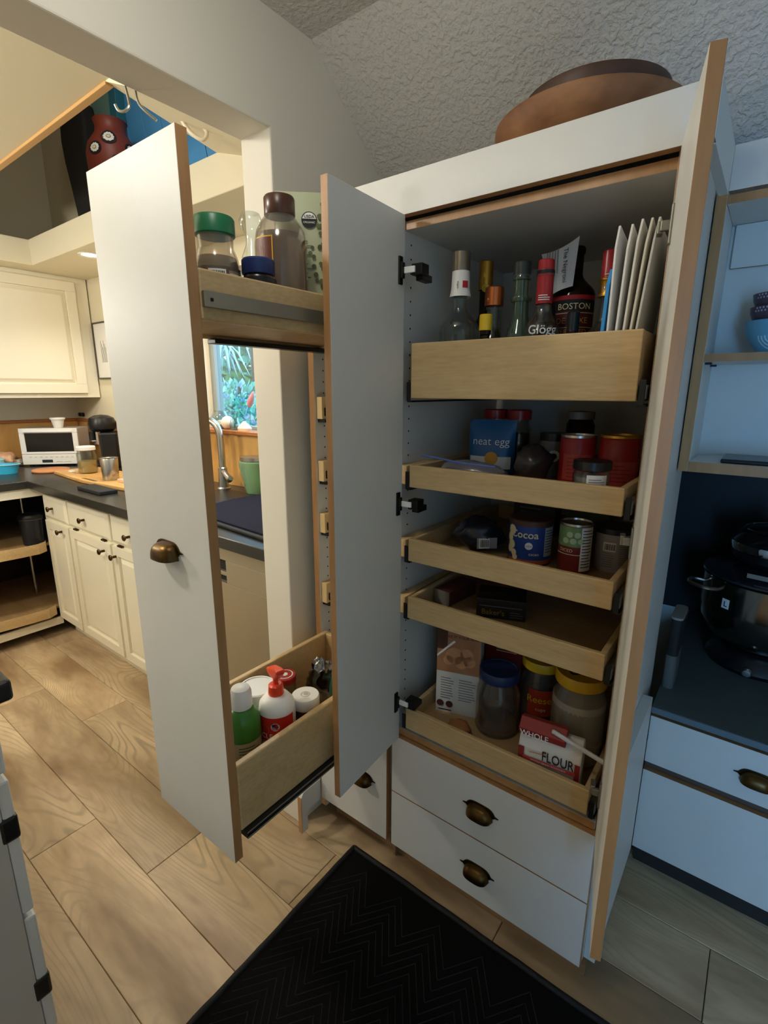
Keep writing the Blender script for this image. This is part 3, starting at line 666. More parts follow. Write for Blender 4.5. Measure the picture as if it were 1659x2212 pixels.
# ---- on the worktop
to = thing('toaster_oven', 'white toaster oven with a dark glass door in the kitchen corner', 'oven', (-3.11, .286, .91), math.atan2(.246, .221))
TW, TD, TH = .332, .19, .238
OV = mat('oven_white', 'E4E2DC', .35)
box_l = lambda name, m, x0, x1, y0, y1, z0, z1, p=to, **k: finish(name, (lambda bm: (bx(bm, x0, x1, y0, y1, z0, z1), mesh(bm))[1])(bmesh.new()), m, p, **k)
box_l('body', mat('oven_shell_grey', 'B9B1A6', .4, .3), -TW / 2, TW / 2, .012, TD, .012, TH, bevel=.004)
box_l('front_panel', OV, -TW / 2 - .001, TW / 2 + .001, 0, .0115, .012, .075, bevel=.003)
fm_ = bmesh.new()
for a, b, c, d in ((-TW / 2, TW / 2, .077, .092), (-TW / 2, TW / 2, .208, TH), (-TW / 2, -TW / 2 + .03, .0922, .2078), (TW / 2 - .03, TW / 2, .0922, .2078)): bx(fm_, a, b, 0, .0115, c, d)
finish('door_frame', mesh(fm_), OV, to, bevel=.002)
box_l('door_glass', mat('oven_glass', '14110F', .12), -TW / 2 + .03, TW / 2 - .03, .004, .0110, .0922, .2078, bevel=0)
box_l('door_handle', OV, -TW / 2 + .03, TW / 2 - .03, -.010, -.0002, .213, .222, bevel=.002)
box_l('display', mat('oven_display', '2B3330', .3), -.055, .005, -.0012, -.0002, .024, .042, bevel=0)
for i in range(9): box_l('button', mat('button_grey', 'CFCBC3', .5) if 'button_grey' not in MATS else MATS['button_grey'], -.125 + i * .03, -.112 + i * .03, -.0018, -.0002, .056, .0635, bevel=.0006)
for i in range(2): box_l('button', MATS['button_grey'], .025 + i * .05, .06 + i * .05, -.0018, -.0002, .028, .033, bevel=.0006)
for sx in (-1, 1):
    for y in (.03, .16): lathe('foot', BLACK, to, [(.012, 0), (.012, .0118)], 12, (sx * .13, y, 0))
rk = tag(lathe('ramekin', WHITE, None, [(0, 0), (.026, 0), (.037, .05), (.043, .052), (.043, .062), (.038, .062), (.034, .05), (.024, .006), (0, .006)], 28, (-3.135, .36, .91 + TH), close=False), 'white tapered cup on top of the toaster oven', 'cup')
jr = thing('glass_jar', 'glass jar of tan liquid with a white lid on the cutting board', 'jar', (-2.54, .262, .9285))
lathe('jar', GLASS, jr, [(0, 0), (.045, 0), (.05, .01), (.05, .105), (.044, .118), (.044, .128), (.041, .128), (.041, .117), (.047, .104), (.047, .012), (.043, .004), (0, .004)], 32, close=False)
lathe('liquid', mat('tan_liquid', 'D2AE72', .15), jr, [(0, .0045), (.0425, .0045), (.0465, .012), (.0465, .068), (0, .068)], 32)
lathe('lid', WHITE, jr, [(.046, .1285), (.049, .129), (.049, .146), (.046, .149), (0, .149)], 32)
tm = thing('tumbler', 'brushed steel tumbler with a clear lid on the cutting board edge', 'cup', (-2.215, .235, .9285))
lathe('cup', STEEL, tm, [(0, 0), (.037, 0), (.039, .006), (.043, .108), (.041, .112), (.038, .11), (.035, .006), (0, .006)], 36, close=False)
lathe('lid', PET, tm, [(.0445, .110), (.0445, .116), (.03, .1195), (0, .1195)], 32)
tag(prism('cutting_board', BOARD, None, [(-2.765, .165), (-2.33, .135), (-1.9, .17), (-1.88, .42), (-2.77, .40)], .9102, .9282, 'z', bevel=.004), 'pale wooden cutting board lying on the worktop', 'cutting board')
tag(lathe('round_board', mat('terracotta_board', 'CE8E5E', .6, var=.06, vs=12), None, [(0, 0), (.094, 0), (.098, .004), (.098, .010), (.093, .013), (0, .013)], 40, (-2.90, .20, .9102)), 'round reddish wooden board in front of the toaster oven', 'board')
tag(box('knife', STEEL, None, -2.37, -2.22, .155, .17, .9284, .9300, bevel=.0004), 'steel knife blade on the front of the cutting board', 'knife')
tag(box('soap_bar', PAPER, None, -2.655, -2.615, .20, .225, .9284, .9364, bevel=.003), 'small white wrapper on the cutting board beside the jar', 'wrapper')
tag(box('black_tray', BLKM, None, -2.16, -1.92, .045, .128, .9102, .9282, bevel=.004), 'flat black tray in front of the steel tumbler', 'tray')
tag(box('pink_packet', mat('pink_card', 'E0B394', .6), None, -2.12, -2.0, .22, .30, .9284, .9444, bevel=.003), 'pink packet on the cutting board beside the tumbler', 'packet')
cm = thing('coffee_machine', 'black pod coffee machine in front of the wood wainscot', 'coffee maker', (-2.84, .455, .91), -.5)
box_l('body', BLACK, -.07, .09, .02, .12, 0, .22, p=cm, bevel=.012)
box_l('base', BLACK, -.07, .09, -.08, .0195, 0, .025, p=cm, bevel=.004)
lathe('head', BLACK, cm, [(0, .222), (.055, .222), (.075, .24), (.08, .27), (.068, .305), (.04, .32), (0, .325)], 28, (.01, .04, 0))
lathe('spout', BLKM, cm, [(.018, .17), (.018, .2195), (0, .2196)], 16, (.01, -.02, 0))
box_l('grey_side', mat('machine_grey', '55534F', .4), -.0765, -.0705, .02, .12, .0, .205, p=cm, bevel=.002)
bl = thing('blue_container', 'bright blue oblong food container on the left worktop', 'container', (-3.02, -.012, .91), .9)
CY = mat('cyan_plastic', '3DB4DC', .35); CYL_ = mat('pale_cyan_plastic', 'A9DCE6', .35)
lathe('tub', CY, bl, [(0, 0), (.06, 0), (.072, .05), (.07, .05), (.058, .003), (0, .003)], 30, sx=1.3, sy=.8, close=False)
lathe('rim', CYL_, bl, [(.0725, .0505), (.078, .051), (.078, .055), (.0705, .055)], 30, sx=1.3, sy=.8, close=False)
b_2 = tag(lathe('pale_container', CYL_, None, [(0, 0), (.05, 0), (.06, .06), (.062, .062), (.05, .068), (0, .07)], 30, (-3.22, .02, .91), 1.2, .8), 'pale blue lidded container behind the bright blue one', 'container')
def crumple(name, m, parent, rx, ry, rz, loc, amp=.15, seed=1, seg=24, rings=14, rot=(0, 0, 0), fr=5., flat=.0):
    from mathutils import noise
    bm = bmesh.new(); prof = [(math.sin(PI * i / rings), -math.cos(PI * i / rings)) for i in range(rings + 1)]
    lathe_bm(bm, prof, seg)
    for v in bm.verts:
        n = noise.noise(v.co * fr * .4 + Vector((seed * 3.1, 0, 0))) + .5 * noise.noise(v.co * fr + Vector((0, seed * 1.7, 0)))
        p = v.co * (1 + amp * n)
        v.co = Vector((p.x * rx, p.y * ry, max(p.z, -1 + flat) * rz))
    return finish(name, mesh(bm), m, parent, loc, rot, smooth=.9)
bb = tag(crumple('bread_bag', mat('bread_bag_film', 'D3A582', .3, var=.35, vs=25, bump=.5, bs=60), None, .075, .06, .045, (-3.325, .10, .957), .25, 4), 'clear bag of bread left of the toaster oven', 'bag')
tag(crumple('grey_bag', mat('grey_film', 'B7AFA2', .5, var=.2, vs=25), None, .03, .03, .022, (-3.29, .165, .9325), .2, 9), 'small grey bag beside the bread bag', 'bag')
ot = thing('wall_outlet', 'white wall outlet with a plug on the wood wainscot', 'outlet', (-3.165, KB - .012, 1.08))
boxes('plate', WHITE, ot, [(-3.2, -3.13, KB - .0175, KB - .0121, 1.02, 1.135)], bevel=.002)
for z in (1.10, 1.055): boxes('socket', MATS['button_grey'], ot, [(-3.18, -3.15, KB - .0195, KB - .0176, z - .014, z + .014)], bevel=.003)
boxes('plug', WHITE, ot, [(-3.182, -3.148, KB - .045, KB - .0196, 1.04, 1.066)], bevel=.005)
hk = thing('wall_hook_pair', 'pair of small black hooks on the wall above the wainscot trim', 'hook', (-3.35, KB - .004, 1.21))
for x in (-3.37, -3.325): lathe('hook', BLACK, hk, [(.012, 0), (.014, .006), (.012, .016), (0, .018)], 14, Vector((x, KB - .0005, 1.215)) - hk.location, rot=(PI / 2, 0, 0))
pf = thing('picture_frame', 'small dark framed white print on the kitchen back wall', 'picture', (-2.9, KB - .01, 1.6))
boxes('frame', mat('frame_dark', '4A4338', .5), pf, [(-3.01, -2.76, KB - .018, KB - .0005, 1.45, 1.458), (-3.01, -2.76, KB - .018, KB - .0005, 1.782, 1.79), (-3.01, -3.002, KB - .018, KB - .0005, 1.4582, 1.7818), (-2.768, -2.76, KB - .018, KB - .0005, 1.4582, 1.7818)], bevel=.001)
pr_ = box('print', PAPER, pf, -3.0018, -2.7682, KB - .010, KB - .004, 1.4582, 1.7818, bevel=0)
boxes('drawing', GREYINK, pr_, [(-2.93 + .012 * i, -2.926 + .012 * i, KB - .0106, KB - .0101, 1.55, 1.68 - .02 * (i % 3)) for i in range(6)], bevel=0)['kind'] = 'stuff'
# recessed soffit lights
for i, (x, y) in enumerate(((-2.375, .342), (-1.47, .30))):
    rl = thing('recessed_light', ('recessed soffit downlight over the kitchen corner, left of the pull-out' if i == 0 else 'recessed soffit downlight right of the pull-out panel'), 'light', (x, y, 2.045), group='recessed soffit downlights')
    lathe('trim_ring', WHITE, rl, [(.042, -.0005), (.058, -.0005), (.056, -.006), (.044, -.004)], 32, close=False)
    lathe('bulb', mat('lit_bulb', 'FFE9BD', .5, emis=12.) if 'lit_bulb' not in MATS else MATS['lit_bulb'], rl, [(.041, -.001), (.03, -.0035), (0, -.004)], 24)

# ---- on the soffit ledge
va = thing('painted_vase', 'red folk-painted vase with white daisies on the high ledge', 'vase', (-2.17, .41, 2.1742))
VP = [(0, 0), (.065, 0), (.075, .02), (.098, .12), (.112, .21), (.115, .27), (.104, .315), (.083, .345), (.070, .365), (.066, .39), (.070, .41), (.074, .417), (.069, .417), (.061, .39), (.06, .36), (0, .34)]
lathe('body', mat('vase_red', '7F3526', .5, var=.35, vs=9), va, VP, 36)
def vr(z):
    for (r0, z0), (r1, z1) in zip(VP[1:11], VP[2:12]):
        if z0 <= z <= z1: return r0 + (r1 - r0) * (z - z0) / (z1 - z0)
    return .07
fa0 = facing(-2.17, .41)
vfm = lambda u, v, d=0.: ((vr(v) + d + .0012) * math.cos(fa0 + u / .1), (vr(v) + d + .0012) * math.sin(fa0 + u / .1), v)
for u, z, r in ((-.012, .322, .026), (-.068, .272, .022), (.075, .285, .022), (.02, .22, .024)):
    disc(va, 'dark_roundel', INK, vfm, u, z, r * 1.25, .0012, 24)
    for k in range(10):
        a = 2 * PI * k / 10; disc(va, 'petal', INKW, vfm, u + r * .62 * math.cos(a), z + r * .62 * math.sin(a), r * .27, .0024, 8)
    disc(va, 'daisy_eye', INKY, vfm, u, z, r * .3, .003, 12)
tag(prism('dark_carving', mat('charcoal_carving', '24221F', .8, var=.2, vs=8), None, [(-2.60, 2.1745), (-2.42, 2.1745), (-2.42, 2.30), (-2.43, 2.45), (-2.46, 2.53), (-2.47, 2.60), (-2.465, 2.70), (-2.48, 2.78), (-2.72, 2.78), (-2.735, 2.66), (-2.72, 2.56), (-2.68, 2.42), (-2.645, 2.28)], .42, .50, 'y', bevel=.02), 'tall charcoal wavy panel standing on the high ledge left of the vase', 'ornament')
# pot hooks below the header
for i, (x, y, z) in enumerate(((-.668, -.326, 1.984), (-.668, -.305, 1.984))):
    h = thing('ceiling_hook', ('steel hook under the opening header, nearer one' if i == 0 else 'steel hook under the opening header, further one'), 'hook', (x, y, z), group='hooks under the header')
    tube('hook', STEEL, h, smooth_path([(0, 0, 0), (.004, .002, -.022), (.006, .001, -.036), (-.002, -.006, -.045), (-.013, -.012, -.043), (-.018, -.015, -.032)] if i == 0 else [(0, 0, 0), (.004, .002, -.02), (.014, .012, -.036), (.026, .026, -.05)]), .0028, 8)
# ================================================================== THINGS IN THE TALL CABINET
def bottle(name, label, x, y, z, H, R, gl, body, neck=.013, nb=.55, cap=None, capc=None, fill=None, group=None, cat='bottle', shoulder=.18):
    """glass bottle: body, shoulder, neck; cap = (radius, height)"""
    t = thing(name, label, cat, (x, y, z), 0, group)
    Hc = H - (cap[1] if cap else 0)
    zb = Hc * nb; zs = zb + Hc * shoulder
    prof = [(0, 0), (R * .92, 0), (R, .006), (R, zb)]
    for i in range(1, 7):
        a = i / 6; prof.append((R + (neck - R) * (3 * a * a - 2 * a ** 3), zb + (zs - zb) * a))
    prof += [(neck, Hc - .016), (neck + .0025, Hc - .014), (neck + .0025, Hc - .004), (neck, Hc), (neck - .0025, Hc)]
    inner = [(max(neck - .0025, r - .003), zz) for r, zz in reversed(prof[2:-5])]
    lathe('glass', gl, t, prof + inner + [(R - .003, .006), (0, .006)], 32, close=False)
    if fill: lathe('contents', fill[0], t, [(0, .007), (R - .0045, .007), (R - .0045, min(fill[1] * Hc, zb)), (0, min(fill[1] * Hc, zb))], 28)
    if cap:
        lathe('cap', capc, t, [(cap[0], Hc - .006), (cap[0], H - .002), (cap[0] - .0015, H), (0, H)], 26)
    return t
Z0 = 1.3815
GOLD = mat('gold_foil', 'B98A35', .35, .9); COPPER = mat('copper_cap', 'B9683A', .3, .9); GREYCAP = mat('grey_bronze_cap', '7D7260', .35, .6)
REDCAP = mat('red_cap', 'A8242C', .3); YEL = mat('yellow_plastic', 'D9B421', .4); AMBER = mat('dark_amber_glass', '3A2416', .08, trans=.6, ior=1.3)
DKLIQ = mat('dark_spirit', '2E1A12', .15, trans=.35); GOLDLIQ = mat('pale_spirit', 'A58348', .1, trans=.6); REDLIQ = mat('red_glass', '7E1D22', .12, trans=.5, ior=1.3)
def f_of(x, y): return facing(x, y)
b = bottle('bottle', 'clear ribbed bottle with grey cap and white neck label at left of the top tray', -.114, .10, Z0, .298, .045, GLASS, None, .0165, .52, (.0195, .034), GREYCAP, None, None, 'bottle', .17)
lathe('neck_label', PAPER, b, [(.024, .205), (.0205, .222), (.0195, .245), (.019, .262)], 28, close=False)
fm = wrap(.021, f_of(-.114, .10)); decal(b, 'red_mark', INKR, fm, .004, .017, .222, .236, .0006); text(b, INK, 'Vodka', .008, flat((.021 * math.cos(f_of(-.114, .1)) - .004, .021 * math.sin(f_of(-.114, .1)) - .002, .225), (0, 0, 1), (-1, .2, 0)))
for i in range(14):
    a = 2 * PI * i / 14; tube('rib', GLASS, b, [(.0452 * math.cos(a), .0452 * math.sin(a), .01), (.0452 * math.cos(a), .0452 * math.sin(a), .132)], .0025, 6)
b = bottle('bottle', 'dark bottle with gold foil top behind the copper-capped one', -.108, .21, Z0, .298, .040, AMBER, None, .0135, .5, (.0165, .03), GOLD)
lathe('foil_sleeve', GOLD, b, [(.017, .235), (.0168, .262), (.0165, .27)], 24, close=False); disc(b, 'seal', MATS['yellow_plastic'], wrap(.018, f_of(-.108, .21)), .0, .237, .009)
b = bottle('bottle', 'small bottle with a copper coloured cap in the top tray', -.048, .135, Z0, .224, .024, GLASS, None, .014, .55, (.0205, .033), COPPER, (DKLIQ, .5), None, 'bottle', .22)
b = bottle('bottle', 'little dark bottle with a bright yellow cap at the tray front', -.026, .055, Z0, .157, .019, AMBER, None, .009, .62, (.0135, .026), YEL, None, None, 'bottle', .18)
decal(b, 'label', PAPER, wrap(.0193, f_of(-.026, .055)), .002, .016, .03, .095)
b = bottle('bottle', 'pale green glass bottle with a dark cap in the middle of the top tray', .008, .15, Z0, .270, .030, GGLASS, None, .0165, .42, (.019, .022), mat('dark_green_cap', '2C3230', .4), None, None, 'bottle', .26)
lathe('collar', GGLASS, b, [(.021, .19), (.0225, .195), (.021, .2)], 24, close=False)
b = bottle('bottle', 'squat dark bottle with black cap between the green and red-topped ones', .045, .205, Z0, .185, .029, AMBER, None, .015, .55, (.021, .028), BLACK)
# red topped liqueur
b = bottle('bottle', 'clear liqueur bottle with a red sleeve and white gothic lettering', .080, .095, Z0, .254, .037, GLASS, None, .0145, .48, (.0155, .016), REDCAP, (REDLIQ, .42), None, 'bottle', .22)
lathe('red_sleeve', REDCAP, b, [(.0165, .172), (.016, .20), (.0155, .238)], 26, close=False); lathe('cap_band', BLACK, b, [(.0172, .228), (.0172, .234)], 24, close=False)
fm = wrap(.0375, f_of(.08, .095)); text(b, INKW, 'Glögg', .024, fm, 0, .113, bold=.01); lines(b, INKW, wrap(.0168, f_of(.08, .095)), -.012, .012, .186, 3, .004, .0016)
b = bottle('bottle', 'broad dark spirit bottle with red and black label and a cork stopper', .072, .300, Z0, .320, .047, AMBER, None, .016, .68, None, None, (DKLIQ, .8), None, 'bottle', .14)
lathe('cork', mat('cork', 'B79563', .8, var=.15, vs=40), b, [(.0125, .26), (.0145, .285), (.0145, .318), (.012, .32), (0, .32)], 24)
fm0 = wrap(.0475, f_of(.072, .30)); fm = lambda u, v, d=0.: fm0(u, v + .046, d); decal(b, 'label', mat('label_dark_red', '5B1218', .5), fm, -.06, .06, .03, .165, n=20); decal(b, 'label_band', INK, fm, -.06, .06, .132, .156, .0009, n=20); decal(b, 'red_band', INKR, fm, -.06, .06, .157, .166, .0009, n=20)
text(b, INKY, 'BOSTON', .0185, fm, .004, .136, .0014); text(b, mat('gold_print', 'C28A4A', .5), 'DE LUXE', .018, fm, .0, .106, .0014, .01); text(b, MATS['gold_print'], 'CERTIFIED', .015, fm, .0, .083, .0014, .01)
for dz in (.1295, .0985): decal(b, 'rule', INKY, fm, -.055, .055, dz - .002, dz - .0008, .0012, n=20)
nt = thing('recipe_note', 'white recipe note tucked on the cork of the dark spirit bottle', 'note', (.050, .245, 1.600))
o_ = Vector((.000, -.0, 0)); ux = Vector((.062, .0, .012)); vz = Vector((-.012, .0, .076))
me = bpy.data.meshes.new('paper'); Q = []
for i in range(9):
    u = i / 8; q = Vector((-.037, 0, -.004)) + Vector((.078, .012 * math.sin(u * 2.4), .022)) * 0
    top = Vector((-.040 + .082 * u, -.010 * math.sin(u * PI), .085 + .022 * u - .012 * math.sin(u * PI * .8) + .01 * (u ** 2)))
    bot = Vector((-.010 + .046 * u, -.010 * math.sin(u * PI), -.004 + .014 * u)); Q.append((bot, top))
me.from_pydata([tuple(p) for bt in Q for p in bt], [], [(2 * i, 2 * i + 2, 2 * i + 3, 2 * i + 1) for i in range(8)]); me.update()
finish('paper', me, PAPER, nt, solid=.0008)
ft = flat((.008, -.0125, .05), (.02, 0, -1), (1, 0, .15))
text(nt, INK, 'The Negroni', .0135, ft, .0, .008, .0005); lines(nt, GREYINK, ft, -.04, .03, -.006, 5, .006, .0014, .0005)
b = bottle('bottle', 'dark bottle with black stopper between cork and red cap', .160, .312, Z0, .256, .022, AMBER, None, .012, .55, (.0165, .018), BLACK)
b = bottle('bottle', 'tall bottle with a long shiny red cap near the envelopes', .170, .215, Z0, .282, .034, AMBER, None, .013, .5, (.0168, .062), REDCAP); lines(b, INKY, wrap(.0172, f_of(.17, .215)), -.01, .01, .234, 3, .006, .0018)
b = bottle('bottle', 'slim bottle with a gold neck ring beside the blue envelope', .192, .12, Z0, .212, .033, GLASS, None, .0125, .52, (.0135, .012), GOLD, (GOLDLIQ, .5)); lathe('gold_neck', GOLD, b, [(.0165, .178), (.0135, .185), (.0145, .205), (.016, .207)], 24, close=False)
b = bottle('bottle', 'little black dropper bottle in front of the dark spirit bottle', .154, .055, Z0, .147, .0185, AMBER, None, .009, .55, (.0115, .03), BLACK)
def envelope(name, label, m, x, y0, y1, z, h, th, tilt, grp=None, curl=.0, peak=.02):
    """upright envelope standing on its edge, broad side to the tray end"""
    P = [(y0, 0), (y1, 0), (y1, h), ((y0 + y1) / 2, h + peak * .3), (y0 + .012, h + peak), (y0, h * .93)]
    o = prism(name, m, None, P, -th / 2, th / 2, 'x', loc=(x, 0, z), rot=(0, tilt, 0), bevel=.0008)
    bpy.context.view_layer.update()
    return tag(o, label, 'envelope', grp)
BLUEP = mat('blue_card', '2E86C0', .6)
envelope('envelope', 'bright blue envelope, lowest and leftmost of the upright papers', BLUEP, .216, .012, .12, Z0, .195, .006, .03, 'envelopes standing in the top tray', peak=.012)
for i, (x, h, tl, lb) in enumerate(((.2275, .256, .0, 'white envelope standing directly beside the blue one'), (.2375, .252, .035, 'second white envelope from the blue one'), (.2475, .262, .05, 'third white envelope from the blue one, with a sharp corner'), (.2560, .258, .07, 'cream envelope between the white ones and the last grey one'), (.2635, .262, .082, 'last pale envelope, against the right wall of the tray'))):
    envelope('envelope', lb, PAPER if i < 3 else mat('cream_paper_%d' % i, 'DAD3C2' if i == 3 else 'CFCDC4', .7), x, .014 + .002 * i, .16, Z0, h, .0038, tl, 'envelopes standing in the top tray', peak=.018 + .004 * (i % 2))

# ---- second tray
Z1 = 1.1774
def pouch(name, label, x, y, z, w, h, d, m, rotz=0., topw=1., cat='bag', group=None, seal=True, lean=0., wr=.3):
    """stand-up pouch: pillow body that flattens to a seal at the top"""
    from mathutils import noise
    t = thing(name, label, cat, (x, y, z), rotz, group); bm = bmesh.new(); NU, NV = 14, 12; g = []
    for s in (-1, 1):
        G = []
        for j in range(NV + 1):
            v = j / NV; row = []
            for i in range(NU + 1):
                u = -1 + 2 * i / NU; prof = (1 - u * u) ** .5 * (1 - v ** 2.2) * (1. if v > .04 else .9)
                n = noise.noise(Vector((u * 2.3 + x * 50, v * 3.1, s * 2.))) * wr * d * .35 * (1 - v * .5)
                row.append(bm.verts.new((u * w / 2 * (1 + (topw - 1) * v), s * (d / 2 * prof + n * (1 - abs(u))) + lean * v * h, v * h)))
            G.append(row)
        g.append(G)
        for j in range(NV):
            for i in range(NU): bm.faces.new((G[j][i], G[j][i + 1], G[j + 1][i + 1], G[j + 1][i]))
    A, B = g
    for i in range(NU):
        bm.faces.new((A[0][i], A[0][i + 1], B[0][i + 1], B[0][i])); bm.faces.new((A[NV][i], A[NV][i + 1], B[NV][i + 1], B[NV][i]))
    for j in range(NV):
        bm.faces.new((A[j][0], A[j + 1][0], B[j + 1][0], B[j][0])); bm.faces.new((A[j][NU], A[j + 1][NU], B[j + 1][NU], B[j][NU]))
    bmesh.ops.remove_doubles(bm, verts=bm.verts[:], dist=1e-5)
    finish('pouch', mesh(bm), m, t, smooth=.9)
    f = flat((0, -d / 2 - .0022, 0), (1, 0, 0), (0, 0, 1)); g_ = lambda u, v, dd=0.: (lambda p: (p[0], -(d / 2) * max(0., 1 - (2 * u / w) ** 2) ** .5 * (1 - max(0., min(1, v / h)) ** 2.2) - .0030 - dd + lean * v, p[2]))(f(u, v))
    return t, g_
t, g_ = pouch('egg_replacer_bag', 'blue stand-up bag of powder with white lowercase lettering', -.065, .20, Z1, .112, .138, .05, mat('blue_bag_film', '1D5C92', .35), .25, 1.02, wr=.1)
text(t, INKW, 'neat egg', .027, g_, 0, .078, .001, -.005); decal(t, 'white_band', PAPER, g_, -.05, .05, .02, .05, .0005, n=14); disc(t, 'yolk', mat('yolk_print', 'D99A2B', .5), g_, .004, .046, .016, .0012)
for dx, lbl in ((-.105, 'left red-lidded jar behind the blue bag'), (-.04, 'right red-lidded jar behind the blue bag')):
    j = thing('jar', lbl, 'jar', (dx, .30, Z1), 0, 'red-lidded jars behind the blue bag')
    lathe('jar', GLASS, j, [(0, 0), (.03, 0), (.032, .01), (.032, .11), (.026, .125), (.026, .14), (.0235, .14), (.0235, .124), (.0295, .109), (.0295, .01), (0, .006)], 26, close=False)
    lathe('contents', mat('spice_brown', '5C4030', .8, var=.3, vs=60) if 'spice_brown' not in MATS else MATS['spice_brown'], j, [(0, .007), (.029, .011), (.029, .10), (0, .10)], 22); lathe('lid', REDCAP, j, [(.031, .136), (.031, .158), (.028, .160), (0, .160)], 26)
zb = thing('zip_bag', 'flat clear zip bag with a blue zip lying along the tray front', 'bag', (-.064, .090, Z1))
crumple('film', sheet('zip_film', 'B4B1BE', .15, rough=.2, body=.4), zb, .080, .055, .022, (0, 0, .0265), .18, 3, 30, 14)
tube('zip_strip', mat('zip_blue', '4E66A8', .4), zb, smooth_path([(-.096, -.066, .060), (-.05, -.065, .057), (0, -.066, .052), (.05, -.066, .050), (.09, -.062, .049)]), .0022, 6)
tag(crumple('dark_bag', mat('dark_film', '3B3433', .3, var=.4, vs=20), None, .038, .045, .045, (.062, .15, Z1 + .048), .22, 6), 'dark crumpled bag in the middle of the second tray', 'bag')
j = thing('jar', 'small printed jar with a black lid behind the dark bag', 'jar', (.065, .275, Z1)); lathe('body', mat('printed_jar', '7D7468', .4, var=.35, vs=35), j, [(0, 0), (.032, 0), (.034, .09), (0, .09)], 28); lathe('lid', BLACK, j, [(.035, .0902), (.035, .108), (0, .110)], 28)
disc(j, 'emblem', INKW, wrap(.0345, f_of(.065, .275)), .0, .055, .014); disc(j, 'emblem_eye', INK, wrap(.0345, f_of(.065, .275)), .0, .055, .007, .0014)
def tin(name, label, x, y, z, r, h, m, cat='can', lid=STEEL, group=None):
    t = thing(name, label, cat, (x, y, z), 0, group)
    lathe('body', m, t, [(0, .002), (r * .97, .002), (r * .97, .006), (r, .008), (r, h - .008), (r * .97, h - .006)], 36, close=False)
    lathe('rim', lid, t, [(r * .97, h - .006), (r * 1.015, h - .005), (r * 1.015, h), (r * .97, h), (r * .95, h - .004), (0, h - .004)], 36, close=False)
    lathe('base', lid, t, [(0, .0), (r * 1.015, .0), (r * 1.015, .003), (r * .97, .0035)], 36, close=False)
    return t, wrap(r + .0003, f_of(x, y))
RED = mat('red_label', '9E1F22', .4, var=.1, vs=20); REDP = mat('pale_red_label', 'B5473F', .45)
t, fm = tin('tin_can', 'plain red tin standing behind the black-lidded jar, left of the gold-rimmed one', .150, .175, Z1, .037, .115, RED); decal(t, 'label_band', REDP, fm, -.03, .035, .02, .075); lines(t, RED, fm, -.02, .03, .066, 6, .008, .002)
t, fm = tin('tin_can', 'red tin with a gold rim at the right wall of the second tray', .233, .185, Z1, .040, .118, RED, 'can', GOLD); decal(t, 'label_band', REDP, fm, -.04, .045, .012, .066); lines(t, RED, fm, -.035, .03, .056, 5, .008, .002); decal(t, 'white_corner', PAPER, fm, -.034, -.018, .052, .068, .0009)
j = thing('jar', 'tall dark jar with a pale lid at the back of the second tray', 'jar', (.098, .36, Z1)); lathe('body', AMBER, j, [(0, 0), (.034, 0), (.034, .125), (.028, .138), (0, .138)], 28); lathe('lid', mat('pale_grey_lid', '8F8B84', .5), j, [(.032, .139), (.032, .157), (0, .159)], 28)
j = thing('jar', 'small clear jar with black lid and white label at the second tray front', 'jar', (.216, .052, Z1)); lathe('jar', GLASS, j, [(0, 0), (.033, 0), (.0345, .006), (.0345, .052), (.031, .060), (.0285, .06), (.0315, .051), (.0315, .006), (0, .004)], 30, close=False)
lathe('contents', mat('grey_powder', '8A8376', .8), j, [(0, .005), (.031, .007), (.031, .046), (0, .047)], 26); lathe('lid', BLACK, j, [(.0352, .0605), (.0352, .0765), (.033, .078), (0, .078)], 32)
fm = wrap(.0348, f_of(.216, .052)); decal(j, 'label', PAPER, fm, -.008, .03, .008, .053); lines(j, GREYINK, fm, -.004, .026, .044, 8, .0045, .0012, .0012)

# ---- third tray
Z2 = .9948
bg_ = thing('dark_bag', 'dark shiny bag with a printed label lying in the third tray', 'bag', (-.068, .16, Z2), .5)
crumple('bag', mat('navy_film', '23252F', .22, var=.3, vs=20), bg_, .062, .05, .040, (0, 0, .0405), .22, 12, 24, 14, (0, 0, 0), 4.)
decal(bg_, 'label', mat('dim_paper', '8E8C8A', .6), flat((0.02, -.0505, .03), (1, .25, .0), (0, .2, 1)), -.028, .022, -.014, .012); barcode(bg_, flat((0.02, -.052, .03), (1, .25, .0), (0, .2, 1)), -.02, .0, -.010, .008)
BLUEL = mat('blue_label', '1E3F86', .4)
t, fm = tin('cocoa_tin', 'squat blue cocoa tin with white lettering and a brown lid', .068, .150, Z2, .0485, .100, BLUEL, 'can', mat('brown_lid', '4A2F26', .4))
lathe('lid', MATS['brown_lid'], t, [(.050, .092), (.050, .104), (.048, .106), (0, .106)], 36); lathe('foot_band', mat('orange_band', 'A8512B', .5), t, [(.0489, .004), (.0489, .014)], 36, close=False)
text(t, INKY, 'Cocoa', .024, fm, -.014, .066, .0014, .012); decal(t, 'facts_panel', mat('grey_panel', 'A7A59F', .6), fm, .034, .066, .022, .090); lines(t, INK, fm, .036, .064, .082, 9, .0062, .0016, .0012)
for u, v, r in ((-.046, .080, .012), (-.052, .062, .010), (-.046, .046, .011), (-.052, .034, .009), (-.038, .028, .008), (-.034, .018, .007)): disc(t, 'cream_shape', INKY, fm, u, v, r, .0009)
disc(t, 'seal', INKW, fm, -.002, .048, .0085, .0012); text(t, BLUEL, 'USDA', .0055, fm, -.002, .046, .0018); text(t, INKW, 'cacao', .010, fm, .010, .026, .0014)
t, fm = tin('vegetable_can', 'vegetable tin with green and red label and white panel, no lid plastic', .172, .145, Z2, .034, .112, mat('veg_label', '7E241F', .4), 'can')
t['label'] = 'steel-rimmed tin with green vegetable picture over a red label'
